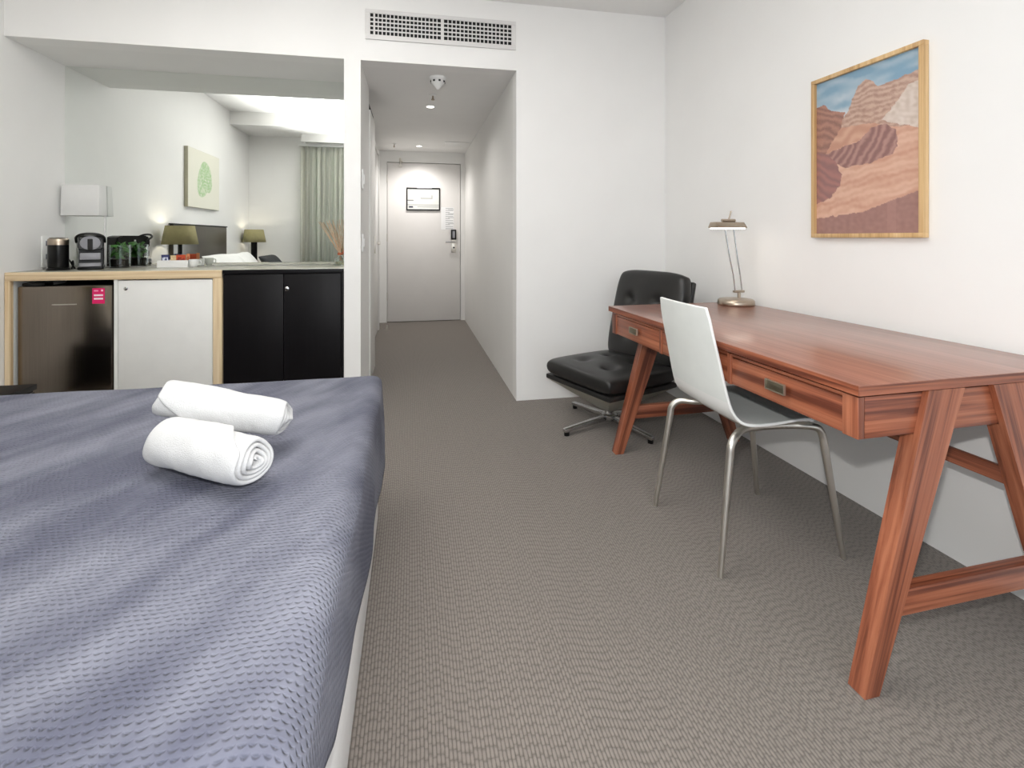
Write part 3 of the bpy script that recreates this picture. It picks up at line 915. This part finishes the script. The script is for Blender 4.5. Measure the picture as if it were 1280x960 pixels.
# ------------------------------------------------------------------ bed
bed = thing('bed', 'low bed with grey blue quilted velvet cover and white base', 'bed', (0, 0, 0))
boxo('bed_base', BASEFAB, bed, -2.10, -0.128, 0.545, 1.955, 0.0, 0.27, 0.015)
boxo('mattress', LINEN, bed, -2.10, -0.165, 0.55, 1.95, 0.272, 0.520, 0.03)
BZ = 0.552
def bump_z(x, y):
    n = noise.noise(Vector((x * 1.6 + 3, y * 2.0, 0.3))) * 0.005
    d = (x * 0.5 + y * 0.866)
    e = (-x * 0.866 + y * 0.5)
    n += 0.003 * noise.noise(Vector((d * 1.2, e * 7.0, 5.0)))
    n += 0.0012 * noise.noise(Vector((x * 9, y * 9, 8.0)))
    return n
def hem(y):
    if y < 0.74: return 0.36 + 0.62 * (0.74 - y)
    if y < 1.1: return 0.36 - 0.08 * (y - 0.74) / 0.36
    return 0.28 - 0.10 * min(1, (y - 1.1) / 0.7)
XE, YE0, YE1 = -0.114, 0.52, 2.005
RX = 0.05
def across(s, drop, edge, sgn, r):
    """distance s past the start of the rounding -> (offset towards edge, fall)"""
    q = r * PI / 2
    if s <= 0: return edge - sgn * (r - s * 0) + sgn * s, 0.0
    if s < q:
        a = s / r
        return edge - sgn * r + sgn * r * math.sin(a), r * (1 - math.cos(a))
    f = (s - q)
    return edge, r + f
bm = bmesh.new()
uvl = bm.loops.layers.uv.new('UVMap')
us = [-2.115 + (XE - RX + 2.115) * (i / 92) for i in range(93)]
sx = [(u, 0.0, u) for u in us]
NS = 22
vsn = [YE0 + 0.03 + (YE1 - 0.05 - YE0 - 0.03) * (j / 78) for j in range(79)]
rows = []
RY = 0.05
ylist = []
for k in range(8, 0, -1):
    q = 0.03 * PI / 2; s = (k / 8) * (q + 0.22)
    p, f = across(s, 0, YE0, -1, 0.03)
    ylist.append((p, f, YE0 + 0.03 - s))
for y in vsn: ylist.append((y, 0.0, y))
for k in range(1, 13):
    q = RY * PI / 2; s = (k / 12) * (q + 0.26)
    p, f = across(s, 0, YE1, 1, RY)
    ylist.append((p, f, YE1 - RY + s))
grid = []
for (y, fy, vv) in ylist:
    line = []
    dropmax = BZ - hem(y)
    xs = list(sx)
    q = RX * PI / 2
    for k in range(1, NS + 1):
        s = (k / NS) * (q + dropmax - RX)
        p, f = across(s, 0, XE, 1, RX)
        xs.append((p, f, XE - RX + s))
    for (x, fx, uu) in xs:
        z = BZ - max(fx, fy) + bump_z(uu, vv) * (1.0 if fx < 0.03 and fy < 0.03 else 0.3)
        ox = 0.0
        if fx > 0.03:
            ox = 0.008 * noise.noise(Vector((vv * 3.2, fx * 4, 2.0))) + 0.010 * (fx / 0.3) * (0.6 + noise.noise(Vector((vv * 2.1, 0, 7))))
            if fy > 0.03:
                ox -= min(0.03, fy)
        fe = -0.02 * max(0.0, min(1.0, (0.95 - vv) / 0.4)) if fx > 0.0 else 0
        line.append((bm.verts.new((x + ox, y, max(z, 0.05))), uu, vv))
    grid.append(line)
for j in range(len(grid) - 1):
    for i in range(len(grid[0]) - 1):
        q = (grid[j][i], grid[j][i + 1], grid[j + 1][i + 1], grid[j + 1][i])
        f = bm.faces.new([a[0] for a in q])
        for l, a in zip(f.loops, q):
            l[uvl].uv = (a[1], a[2])
bmesh.ops.recalc_face_normals(bm, faces=bm.faces[:])
if sum(f.normal.z for f in bm.faces) < 0:
    bmesh.ops.reverse_faces(bm, faces=bm.faces[:])
for f in bm.faces: f.smooth = True
me = bpy.data.meshes.new('quilted_cover'); bm.to_mesh(me); bm.free(); me.materials.append(QUILT)
cov = bpy.data.objects.new('quilted_cover', me); COL.objects.link(cov); cov.parent = bed
part_label(cov, 'grey blue quilted velvet cover')
sol = cov.modifiers.new('thickness', 'SOLIDIFY'); sol.thickness = 0.008; sol.offset = -1.0
hbm = bmesh.new(); box(hbm, -2.186, -2.150, 0.97, 2.30, 0.25, 1.20, 0.006)
hbo = obj('headboard', hbm, HEADB, bed)
part_label(hbo, 'dark panel headboard, seen in the mirror')
boxo('headboard_rim', BLACKM, hbo, -2.187, -2.146, 0.96, 2.31, 1.2005, 1.212, 0.001)

# pillows against the headboard
def pillow(name, m, loc, rot, w, d, h, label, cat, grp=None):
    bm = bmesh.new()
    cushion(bm, w, d, h, ex=2.6, nx=18, ny=18)
    for v in bm.verts:
        v.co += v.normal * 0 + Vector((0, 0, 0.010 * noise.noise(v.co * 6 + Vector((w * 30, 0, 0)))))
    o = obj(name, bm, m, loc=loc, rot=rot)
    return tag(o, label, cat, grp)
pillow('pillow', LINEN, (-1.90, 1.62, 0.715), (0, math.radians(60), 0.15), 0.42, 0.66, 0.15, 'rumpled white pillow against the headboard nearer the bench, seen in the mirror', 'pillow', 'white pillows')
pillow('pillow', LINEN, (-1.89, 0.95, 0.720), (0, math.radians(57), -0.1), 0.42, 0.66, 0.15, 'rumpled white pillow against the headboard nearer the window, seen in the mirror', 'pillow', 'white pillows')
pillow('cushion', M('dark_cushion', (46, 48, 50), 0.8, vary=0.1), (-1.64, 0.86, 0.715), (0, math.radians(52), 0.25), 0.36, 0.36, 0.12, 'small charcoal cushion leaning on the white pillows, seen in the mirror', 'cushion')

# ------------------------------------------------------------------ bedside tables and lamps
def nightstand(y0, y1, label):
    t = thing('bedside_table', label, 'bedside table', (XL + 0.046, 0, 0))
    boxo('table_top', EBONY, t, 0, 0.434, y0, y1, 0.375, 0.400, 0.002)
    boxo('body', EBONY, t, 0, 0.422, y0 + 0.008, y1 - 0.008, 0.02, 0.374)
    d = boxo('drawer', EBONY, t, 0.423, 0.432, y0 + 0.012, y1 - 0.012, 0.19, 0.365, 0.001)
    boxo('drawer_handle', SATIN, d, 0.432, 0.442, (y0 + y1) / 2 - 0.05, (y0 + y1) / 2 + 0.05, 0.28, 0.288, 0.001)
    boxo('plinth', EBONY, t, 0.01, 0.40, y0 + 0.02, y1 - 0.02, 0, 0.0195)
nightstand(2.17, 2.69, 'low black bedside table in the corner between bed and fridge')
nightstand(0.06, 0.50, 'black bedside table on the window side of the bed')
def bedlamp(x, y, rz, label):
    t = thing('bedside_lamp', label, 'lamp', (x, y, 0.4005), rz, 'olive shaded bedside lamps')
    boxo('base', BLACKP, t, -0.07, 0.07, -0.05, 0.05, 0, 0.015, 0.002)
    bm = bmesh.new()
    box(bm, -0.036, -0.018, -0.012, 0.012, 0.0152, 0.70, 0.002); box(bm, 0.018, 0.036, -0.012, 0.012, 0.0152, 0.70, 0.002)
    box(bm, -0.018, 0.018, -0.006, 0.006, 0.0152, 0.69)
    obj('stem', bm, EBONY, t)
    bm = bmesh.new(); lathe(bm, [(0.142, 0.62), (0.112, 0.785)], n=32, caps=False)
    s = obj('lamp_shade', bm, SHADEO, t)
    md = s.modifiers.new('thickness', 'SOLIDIFY'); md.thickness = 0.003
    l = bpy.data.lights.new('bedside_bulb', 'POINT'); l.energy = 1.2; l.shadow_soft_size = 0.03; l.color = (1.0, 0.9, 0.74)
    q = bpy.data.objects.new('bedside_bulb', l); COL.objects.link(q); q.location = (x, y, 0.4 + 0.735)
bedlamp(-2.03, 2.46, math.radians(60), 'olive shaded lamp on the bedside table nearest the bench, seen in the mirror')
bedlamp(-2.04, 0.32, math.radians(150), 'olive shaded lamp on the window side of the bed, smaller one in the mirror')

# curtain at the window
bm = bmesh.new()
N = 150
prev = None
for i in range(N + 1):
    u = i / N
    x = -1.50 + 0.72 * u
    y = 0.17 + 0.035 * math.sin(u * 2 * PI * 10) + 0.012 * math.sin(u * 2 * PI * 23 + 1)
    a = bm.verts.new((x, y + 0.004, 0.012)); b = bm.verts.new((x + 0.004, y * 0.4 + 0.6 * 0.17, 2.33)); c = bm.verts.new((x + 0.004, y, 2.20)); d = bm.verts.new((x, y + 0.002, 1.1))
    if prev:
        bm.faces.new((prev[0], a, d, prev[3])); bm.faces.new((prev[3], d, c, prev[2])); bm.faces.new((prev[2], c, b, prev[1]))
    prev = (a, b, c, d)
t = thing('curtain', 'pale sheer curtain gathered at the window, seen in the mirror', 'curtain', (0, 0, 0))
o = obj('curtain_fabric', bm, CURT, t)
md = o.modifiers.new('thickness', 'SOLIDIFY'); md.thickness = 0.003
bm = bmesh.new(); box(bm, -1.52, -0.70, 0.15, 0.19, 2.335, 2.368); obj('curtain_track', bm, WHITEP, t)

# ------------------------------------------------------------------ rolled towels
def towel(name, p0, p1, r0, r1, label, turns=3.0, flip=False, phase=0.0):
    p0, p1 = Vector(p0), Vector(p1)
    ax = (p1 - p0); L = ax.length; ax.normalize()
    side = ax.cross(Vector((0, 0, 1))).normalized(); up = side.cross(ax)
    t = thing(name, label, 'towel', p0, 0)
    n = 110
    TH = 0.0115
    bm = bmesh.new()
    cols = []
    NL = 26
    for k in range(NL + 1):
        f = k / NL
        ff = 1 - f if flip else f
        rr = r0 + (r1 - r0) * f
        amax = 2 * PI * (turns - 0.62 * ff)
        ring = []
        for i in range(n + 1):
            a = amax * i / n
            back = (2 * PI * turns - a) / (2 * PI)            # turns still to come
            rad = max(0.006, rr - TH * back)
            q = rad / rr
            ends = abs(2 * f - 1) ** 9
            rad *= 1.0 - 0.12 * ends * q
            ang = (a + phase) * (-1 if flip else 1)
            rad += q * (0.004 * noise.noise(Vector((f * 5, math.cos(ang) * 1.6, math.sin(ang) * 1.6 + phase))) + 0.0022 * noise.noise(Vector((f * 17, math.cos(ang) * 3, math.sin(ang) * 3))))
            tel = 0.016 * (1 - q) * (1 if k == NL else (-1 if k == 0 else 0))
            sn = math.sin(ang)
            v = ax * (f * L + tel + 0.006 * math.sin(ang * 2 + k) * ends) + side * rad * math.cos(ang) * 1.05 + up * rad * sn * (0.92 if sn < -0.7 else 0.98)
            ring.append(bm.verts.new(v))
        cols.append(ring)
    for a, b in zip(cols, cols[1:]):
        for i in range(n):
            bm.faces.new((a[i], a[i + 1], b[i + 1], b[i]))
    o = obj('terry_roll', bm, TOWEL, t)
    md = o.modifiers.new('thickness', 'SOLIDIFY'); md.thickness = 0.0095; md.offset = 0
    sb = o.modifiers.new('soft', 'SUBSURF'); sb.levels = 1; sb.render_levels = 1
    return t
towel('rolled_towel', (-0.555, 1.270, 0.612), (-0.325, 1.120, 0.613), 0.058, 0.060, 'rolled white towel lying on the bed under the other towel', 4.6, False, 0.9)
towel('rolled_towel', (-0.590, 1.346, 0.688), (-0.310, 1.314, 0.633), 0.054, 0.047, 'rolled white towel on top, resting across the lower towel', 4.2, True, 2.2)

# ------------------------------------------------------------------ desk
dk = thing('writing_desk', 'walnut writing desk with A frame legs and drawers against the right wall', 'desk', (1.018, 0.967, 0), math.radians(1.9))
DL, DD, DZ = 1.387, 0.745, 0.735
bm = bmesh.new(); box(bm, 0, DD, 0, DL, DZ - 0.025, DZ, 0.0015); obj('desk_top', bm, WOODTOP, dk)
bm = bmesh.new()
for b in ((-0.0006, 0.0, 0.001, DL - 0.001, DZ - 0.0245, DZ - 0.0015),): box(bm, *b)
obj('front_edging', bm, WOODY, dk)
bm = bmesh.new(); box(bm, 0.001, DD - 0.001, -0.0006, 0.0, DZ - 0.0245, DZ - 0.0015); obj('end_edging', bm, WOODX, dk)
AZ0, AZ1 = 0.602, 0.702
boxo('spacer_rail', BLACKM, dk, 0.04, DD - 0.04, 0.05, DL - 0.05, AZ1, DZ - 0.0255)
AX0, AY0, AY1 = 0.014, 0.016, DL - 0.016
ends = []
for y0, y1 in ((AY0, AY0 + 0.020), (AY1 - 0.020, AY1)):
    boxo('end_panel', WOODX, dk, AX0 + 0.021, DD - 0.012, y0, y1, AZ0, AZ1 - 0.0005, 0.001)
boxo('back_panel', WOODY, dk, DD - 0.032, DD - 0.0125, AY0 + 0.021, AY1 - 0.021, AZ0, AZ1 - 0.0005, 0.001)
boxo('bottom_board', BLACKM, dk, AX0 + 0.04, DD - 0.034, AY0 + 0.055, AY1 - 0.055, AZ0 + 0.004, AZ0 + 0.012)
st = 0.042; gp = 0.018
dw = (AY1 - AY0 - 2 * st - 2 * gp) / 3
ys = AY0
def stile(a, b): boxo('stile', WOODZ, dk, AX0, AX0 + 0.020, a, b, AZ0, AZ1 - 0.0005, 0.001)
stile(AY0, AY0 + st)
y = AY0 + st
for k in range(3):
    bm = bmesh.new()
    box(bm, AX0 + 0.003, AX0 + 0.020, y + 0.0015, y + dw - 0.0015, AZ0 + 0.002, AZ1 - 0.012, 0.001)
    d = obj('drawer', bm, WOODY, dk)
    cy = y + dw / 2
    h = boxo('drawer_handle', BRASSY, d, AX0 - 0.014, AX0 - 0.010, cy - 0.034, cy + 0.034, 0.644, 0.668, 0.001)
    boxo('handle_stem', BRASSY, h, AX0 - 0.0095, AX0 + 0.002, cy - 0.02, cy + 0.02, 0.650, 0.662)
    bm = bmesh.new()
    for b in ((cy - 0.036, cy + 0.036, 0.6685, 0.671), (cy - 0.036, cy + 0.036, 0.641, 0.6435), (cy - 0.0365, cy - 0.0345, 0.6435, 0.6685), (cy + 0.0345, cy + 0.0365, 0.6435, 0.6685)):
        box(bm, AX0 - 0.016, AX0 - 0.009, b[0], b[1], b[2], b[3])
    obj('handle_rim', bm, M('handle_rim', (214, 206, 190), 0.3, metal=0.9), h)
    boxo('top_rail', WOODY, dk, AX0 + 0.004, AX0 + 0.020, y, y + dw, AZ1 - 0.009, AZ1 - 0.0005, 0.0005)
    y += dw
    if k < 2:
        stile(y, y + gp); y += gp
stile(AY1 - st, AY1)
LT0, LT1, LF0, LF1 = 0.210, 0.325, 0.018, 0.060
def legpoly(rear):
    a = (LT0, LT1, LF0, LF1)
    return tuple(DD - v for v in (LT1, LT0, LF1, LF0)) if rear else a
for far in (0, 1):
    y0, y1 = (0.004, 0.046) if not far else (DL - 0.046, DL - 0.004)
    # legs start just outside the apron ends
    ya, yb = (-0.0 + 0.001, 0.0155) if not far else (DL - 0.0155, DL - 0.001)
    for rear in (0, 1):
        t0, t1, f0, f1 = legpoly(rear)
        zc, zt = AZ0 - 0.002, DZ - 0.0265
        k = zc / zt
        m0 = f0 + (t0 - f0) * k; m1 = f1 + (t1 - f1) * k
        # below the apron the leg is full thickness, above it only the outer skin passes the apron end
        sec = [(0.0, f0, f1, 0), (zc, m0, m1, 0), (zc, m0, m1, 1), (zt, t0, t1, 1)]
        bm = bmesh.new()
        lean = math.atan(((t0 + t1) - (f0 + f1)) / 2 / zt)
        inv = Matrix.Rotation(-lean, 3, 'Y')
        org = Vector(((f0 + f1) / 2, 0, 0))
        rings = []
        for z, a, b, th in sec:
            lo, hi = (ya, yb) if th else ((ya, y1) if not far else (y0, yb))
            rings.append([bm.verts.new(inv @ (Vector(p) - org)) for p in ((a, lo, z), (b, lo, z), (b, hi, z), (a, hi, z))])
        for q, r in zip(rings, rings[1:]):
            for n_ in range(4):
                bm.faces.new((q[n_], q[(n_ + 1) % 4], r[(n_ + 1) % 4], r[n_]))
        bm.faces.new(rings[0][::-1]); bm.faces.new(rings[-1])
        bmesh.ops.remove_doubles(bm, verts=bm.verts[:], dist=1e-5)
        obj('leg', bm, WOODZ, dk, loc=org, rot=(0, lean, 0))
    zc = 0.20; k = zc / (DZ - 0.0265)
    xa = LF1 + (LT1 - LF1) * k
    bm = bmesh.new(); box(bm, xa - 0.004, DD - xa + 0.004, y0 + 0.006, y1 - 0.006, 0.168, 0.230, 0.001)
    obj('crossbar', bm, WOODX, dk)
zc = 0.433; k = zc / (DZ - 0.0265)
xm = DD - ((LF0 + LF1) / 2 + ((LT0 + LT1) / 2 - (LF0 + LF1) / 2) * k)
bm = bmesh.new(); box(bm, xm - 0.010, xm + 0.010, 0.0465, DL - 0.0465, 0.412, 0.454, 0.001)
obj('rear_stretcher', bm, WOODY, dk)

# ------------------------------------------------------------------ desk lamp
lp = thing('desk_lamp', 'brushed nickel desk lamp with twin rods at the far end of the desk', 'lamp', (1.630, 2.262, DZ + 0.0005), math.radians(4))
bm = bmesh.new(); lathe(bm, [(0.0, 0.0), (0.088, 0.0), (0.090, 0.004), (0.088, 0.022), (0.080, 0.030), (0.05, 0.034), (0.0, 0.035)], n=40, caps=False); obj('base', bm, NICKEL, lp)
bm = bmesh.new(); tube(bm, [(0.018, 0, 0.034), (0.018, 0, 0.062)], 0.008, 12); obj('post', bm, NICKEL, lp)
bm = bmesh.new(); box(bm, -0.014, 0.046, -0.010, 0.010, 0.062, 0.074, 0.003); obj('lower_bracket', bm, NICKEL, lp)
for x0, x1 in ((-0.006, -0.068), (0.036, -0.016)):
    bm = bmesh.new()
    tube(bm, smooth_path([(x0, 0, 0.072), (x0 - 0.010, 0, 0.15), (x0 + (x1 - x0) * 0.5 - 0.002, 0, 0.25), (x1, 0, 0.398)], 6), 0.0032, 8)
    obj('rod', bm, CHROME, lp)
bm = bmesh.new()
hexa(bm, [(-0.147, -0.045, 0.394), (0.034, -0.045, 0.394), (0.034, 0.030, 0.394), (-0.147, 0.030, 0.394), (-0.140, -0.028, 0.423), (0.027, -0.028, 0.423), (0.027, 0.022, 0.423), (-0.140, 0.022, 0.423)], 0.003)
obj('lamp_head', bm, NICKEL, lp)
part_label(boxo('diffuser', LAMPON, lp, -0.135, 0.022, -0.040, 0.025, 0.388, 0.3935), 'glowing white diffuser')
bm = bmesh.new(); tube(bm, [(-0.085, 0, 0.432), (-0.008, 0, 0.432)], 0.008, 12); obj('upper_bracket', bm, NICKEL, lp)
bm = bmesh.new(); tube(bm, [(-0.045, 0, 0.436), (-0.030, 0, 0.480)], 0.004, 8); obj('switch_lever', bm, NICKEL, lp)

# ------------------------------------------------------------------ white shell chair
ch = thing('desk_chair', 'white moulded shell chair with tubular steel legs pulled up to the desk', 'chair', (1.19, 1.625, 0))
prof = smooth_path([(-0.254, 0, 0.848), (-0.237, 0, 0.760), (-0.214, 0, 0.660), (-0.192, 0, 0.560), (-0.172, 0, 0.500), (-0.138, 0, 0.466), (-0.085, 0, 0.455), (0.0, 0, 0.456), (0.08, 0, 0.462), (0.125, 0, 0.460), (0.148, 0, 0.446)], 6)
bm = bmesh.new()
NP = len(prof); NT = 16
def halfw(i):
    s = i / (NP - 1)
    w = 0.160 + 0.030 * min(1, s / 0.6)
    if s < 0.05: w *= 0.955 + 0.9 * s
    if s > 0.94: w *= 1 - 1.6 * (s - 0.94) ** 1
    return w
g = []
for i, p in enumerate(prof):
    row = []
    for k in range(NT + 1):
        v = -1 + 2 * k / NT
        s = i / (NP - 1)
        cr = 0.016 * (v * v) * (1 if s < 0.45 else max(0, 1 - (s - 0.45) * 5))   # slight hollow across the back
        row.append(bm.verts.new((p.x + cr * 0.7, v * halfw(i), p.z)))
    g.append(row)
for a, b in zip(g, g[1:]):
    for k in range(NT):
        bm.faces.new((a[k], a[k + 1], b[k + 1], b[k]))
bmesh.ops.recalc_face_normals(bm, faces=bm.faces[:])
bmesh.ops.solidify(bm, geom=bm.faces[:], thickness=0.010)
shell = obj('shell', bm, SHELLW, ch)
shell.data.materials.append(SHELLE)
bev = shell.modifiers.new('round', 'BEVEL'); bev.width = 0.003; bev.segments = 2; bev.limit_method = 'ANGLE'; bev.angle_limit = 1.0
for f in shell.data.polygons:
    if f.area < 0.00025:
        f.material_index = 1
for s in (-1, 1):
    # rear leg sweeps out from under the seat, front leg runs forward past the seat lip
    path = smooth_path([(-0.02, s * 0.135, 0.434), (-0.095, s * 0.145, 0.434), (-0.145, s * 0.176, 0.430), (-0.172, s * 0.188, 0.405), (-0.178, s * 0.190, 0.370)], 5) + [Vector((-0.230, s * 0.215, 0.0))]
    bm = bmesh.new(); tube(bm, path, [0.0125] * (len(path) - 1) + [0.009], 12); obj('leg', bm, SATIN, ch)
    path = smooth_path([(-0.018, s * 0.135, 0.434), (0.070, s * 0.142, 0.434), (0.128, s * 0.170, 0.438), (0.162, s * 0.182, 0.432), (0.178, s * 0.185, 0.405), (0.184, s * 0.187, 0.370)], 5) + [Vector((0.235, s * 0.212, 0.0))]
    bm = bmesh.new(); tube(bm, path, [0.0125] * (len(path) - 1) + [0.009], 12); obj('leg', bm, SATIN, ch)
for x in (-0.07, 0.08):
    bm = bmesh.new(); tube(bm, [(x, -0.134, 0.434), (x, 0.134, 0.434)], 0.009, 10); obj('cross_tube', bm, SATIN, ch)

# ------------------------------------------------------------------ black lounge chair
ux = Vector((0.349, -0.937, 0)); fx = Vector((-0.937, -0.349, 0))     # along the front edge, and the way it faces
ang = math.atan2(-0.349, 0.937) if False else math.atan2(ux.y, ux.x)
lc = thing('lounge_chair', 'black tufted leather lounge chair on a chrome star base in the corner', 'chair', (1.119, 2.697, 0), math.atan2(-fx.x, fx.y) + PI)
# local axes: +x = sitter's left, -y = the way it faces
tf = [(-0.11, -0.10), (0.11, -0.10), (-0.11, 0.10), (0.11, 0.10)]
bm = bmesh.new(); cushion(bm, 0.57, 0.53, 0.092, ex=12, nx=40, ny=40, tufts=tf, depth=0.026, tr=0.04, crown=0.016, pw=0.26, rnd=0.10)
sc_ = obj('seat_cushion', bm, LEATHER, lc, loc=(0, 0, 0.313))
for x, yy in tf:
    bm = bmesh.new(); lathe(bm, [(0.009, 0), (0.007, 0.004), (0.0, 0.005)], n=12, caps=False); obj('button', bm, LEATHER, sc_, loc=(x, yy, 0.030))
bm = bmesh.new(); box(bm, -0.275, 0.275, -0.255, 0.255, 0.240, 0.268, 0.008); obj('seat_shell', bm, LEATHER, lc)
bm = bmesh.new()
hexa(bm, [(-0.05, -0.05, 0.095), (0.05, -0.05, 0.095), (0.05, 0.05, 0.095), (-0.05, 0.05, 0.095),
          (-0.265, -0.250, 0.2395), (0.265, -0.250, 0.2395), (0.265, 0.245, 0.2395), (-0.265, 0.245, 0.2395)])
part_label(obj('seat_pan', bm, CREAMST, lc), 'pale metal seat pan')
tb = [(-0.11, 0.09), (0.11, 0.09), (-0.11, -0.11), (0.11, -0.11)]
bm = bmesh.new(); cushion(bm, 0.55, 0.57, 0.092, ex=12, nx=40, ny=40, tufts=tb, depth=0.03, tr=0.04, crown=0.016, pw=0.26, rnd=0.16)
bc = obj('back_cushion', bm, LEATHER, lc, loc=(0, 0.312, 0.595), rot=(math.radians(76), 0, 0))
for x, yy in tb:
    bm = bmesh.new(); lathe(bm, [(0.009, 0), (0.007, 0.004), (0.0, 0.005)], n=12, caps=False); obj('button', bm, LEATHER, bc, loc=(x, yy, 0.028))
bm = bmesh.new(); box(bm, -0.262, 0.262, -0.255, 0.245, -0.075, -0.044, 0.012, 3)
obj('back_shell', bm, LEATHER, lc, loc=(0, 0.312, 0.595), rot=(math.radians(76), 0, 0))
bm = bmesh.new(); tube(bm, [(0, 0, 0.066), (0, 0, 0.0945)], 0.026, 18); obj('column', bm, CHROME, lc)
bm = bmesh.new(); lathe(bm, [(0.045, 0.028), (0.045, 0.060), (0.03, 0.066)], n=24); obj('hub', bm, CHROME, lc)
for k in range(4):
    a = k * PI / 2
    c, s = math.cos(a), math.sin(a)
    def R(x, yv, z): return (c * x - s * yv, s * x + c * yv, z)
    bm = bmesh.new()
    hexa(bm, [R(0.046, -0.020, 0.032), R(0.33, -0.014, 0.020), R(0.33, 0.014, 0.020), R(0.046, 0.020, 0.032),
              R(0.046, -0.020, 0.058), R(0.33, -0.014, 0.038), R(0.33, 0.014, 0.038), R(0.046, 0.020, 0.058)], 0.003)
    arm = obj('base_arm', bm, CHROME, lc)
    bm = bmesh.new(); lathe(bm, [(0.015, 0), (0.015, 0.0195)], n=14); part_label(obj('foot', bm, BLACKP, arm, loc=R(0.312, 0, 0)), 'black rubber foot')
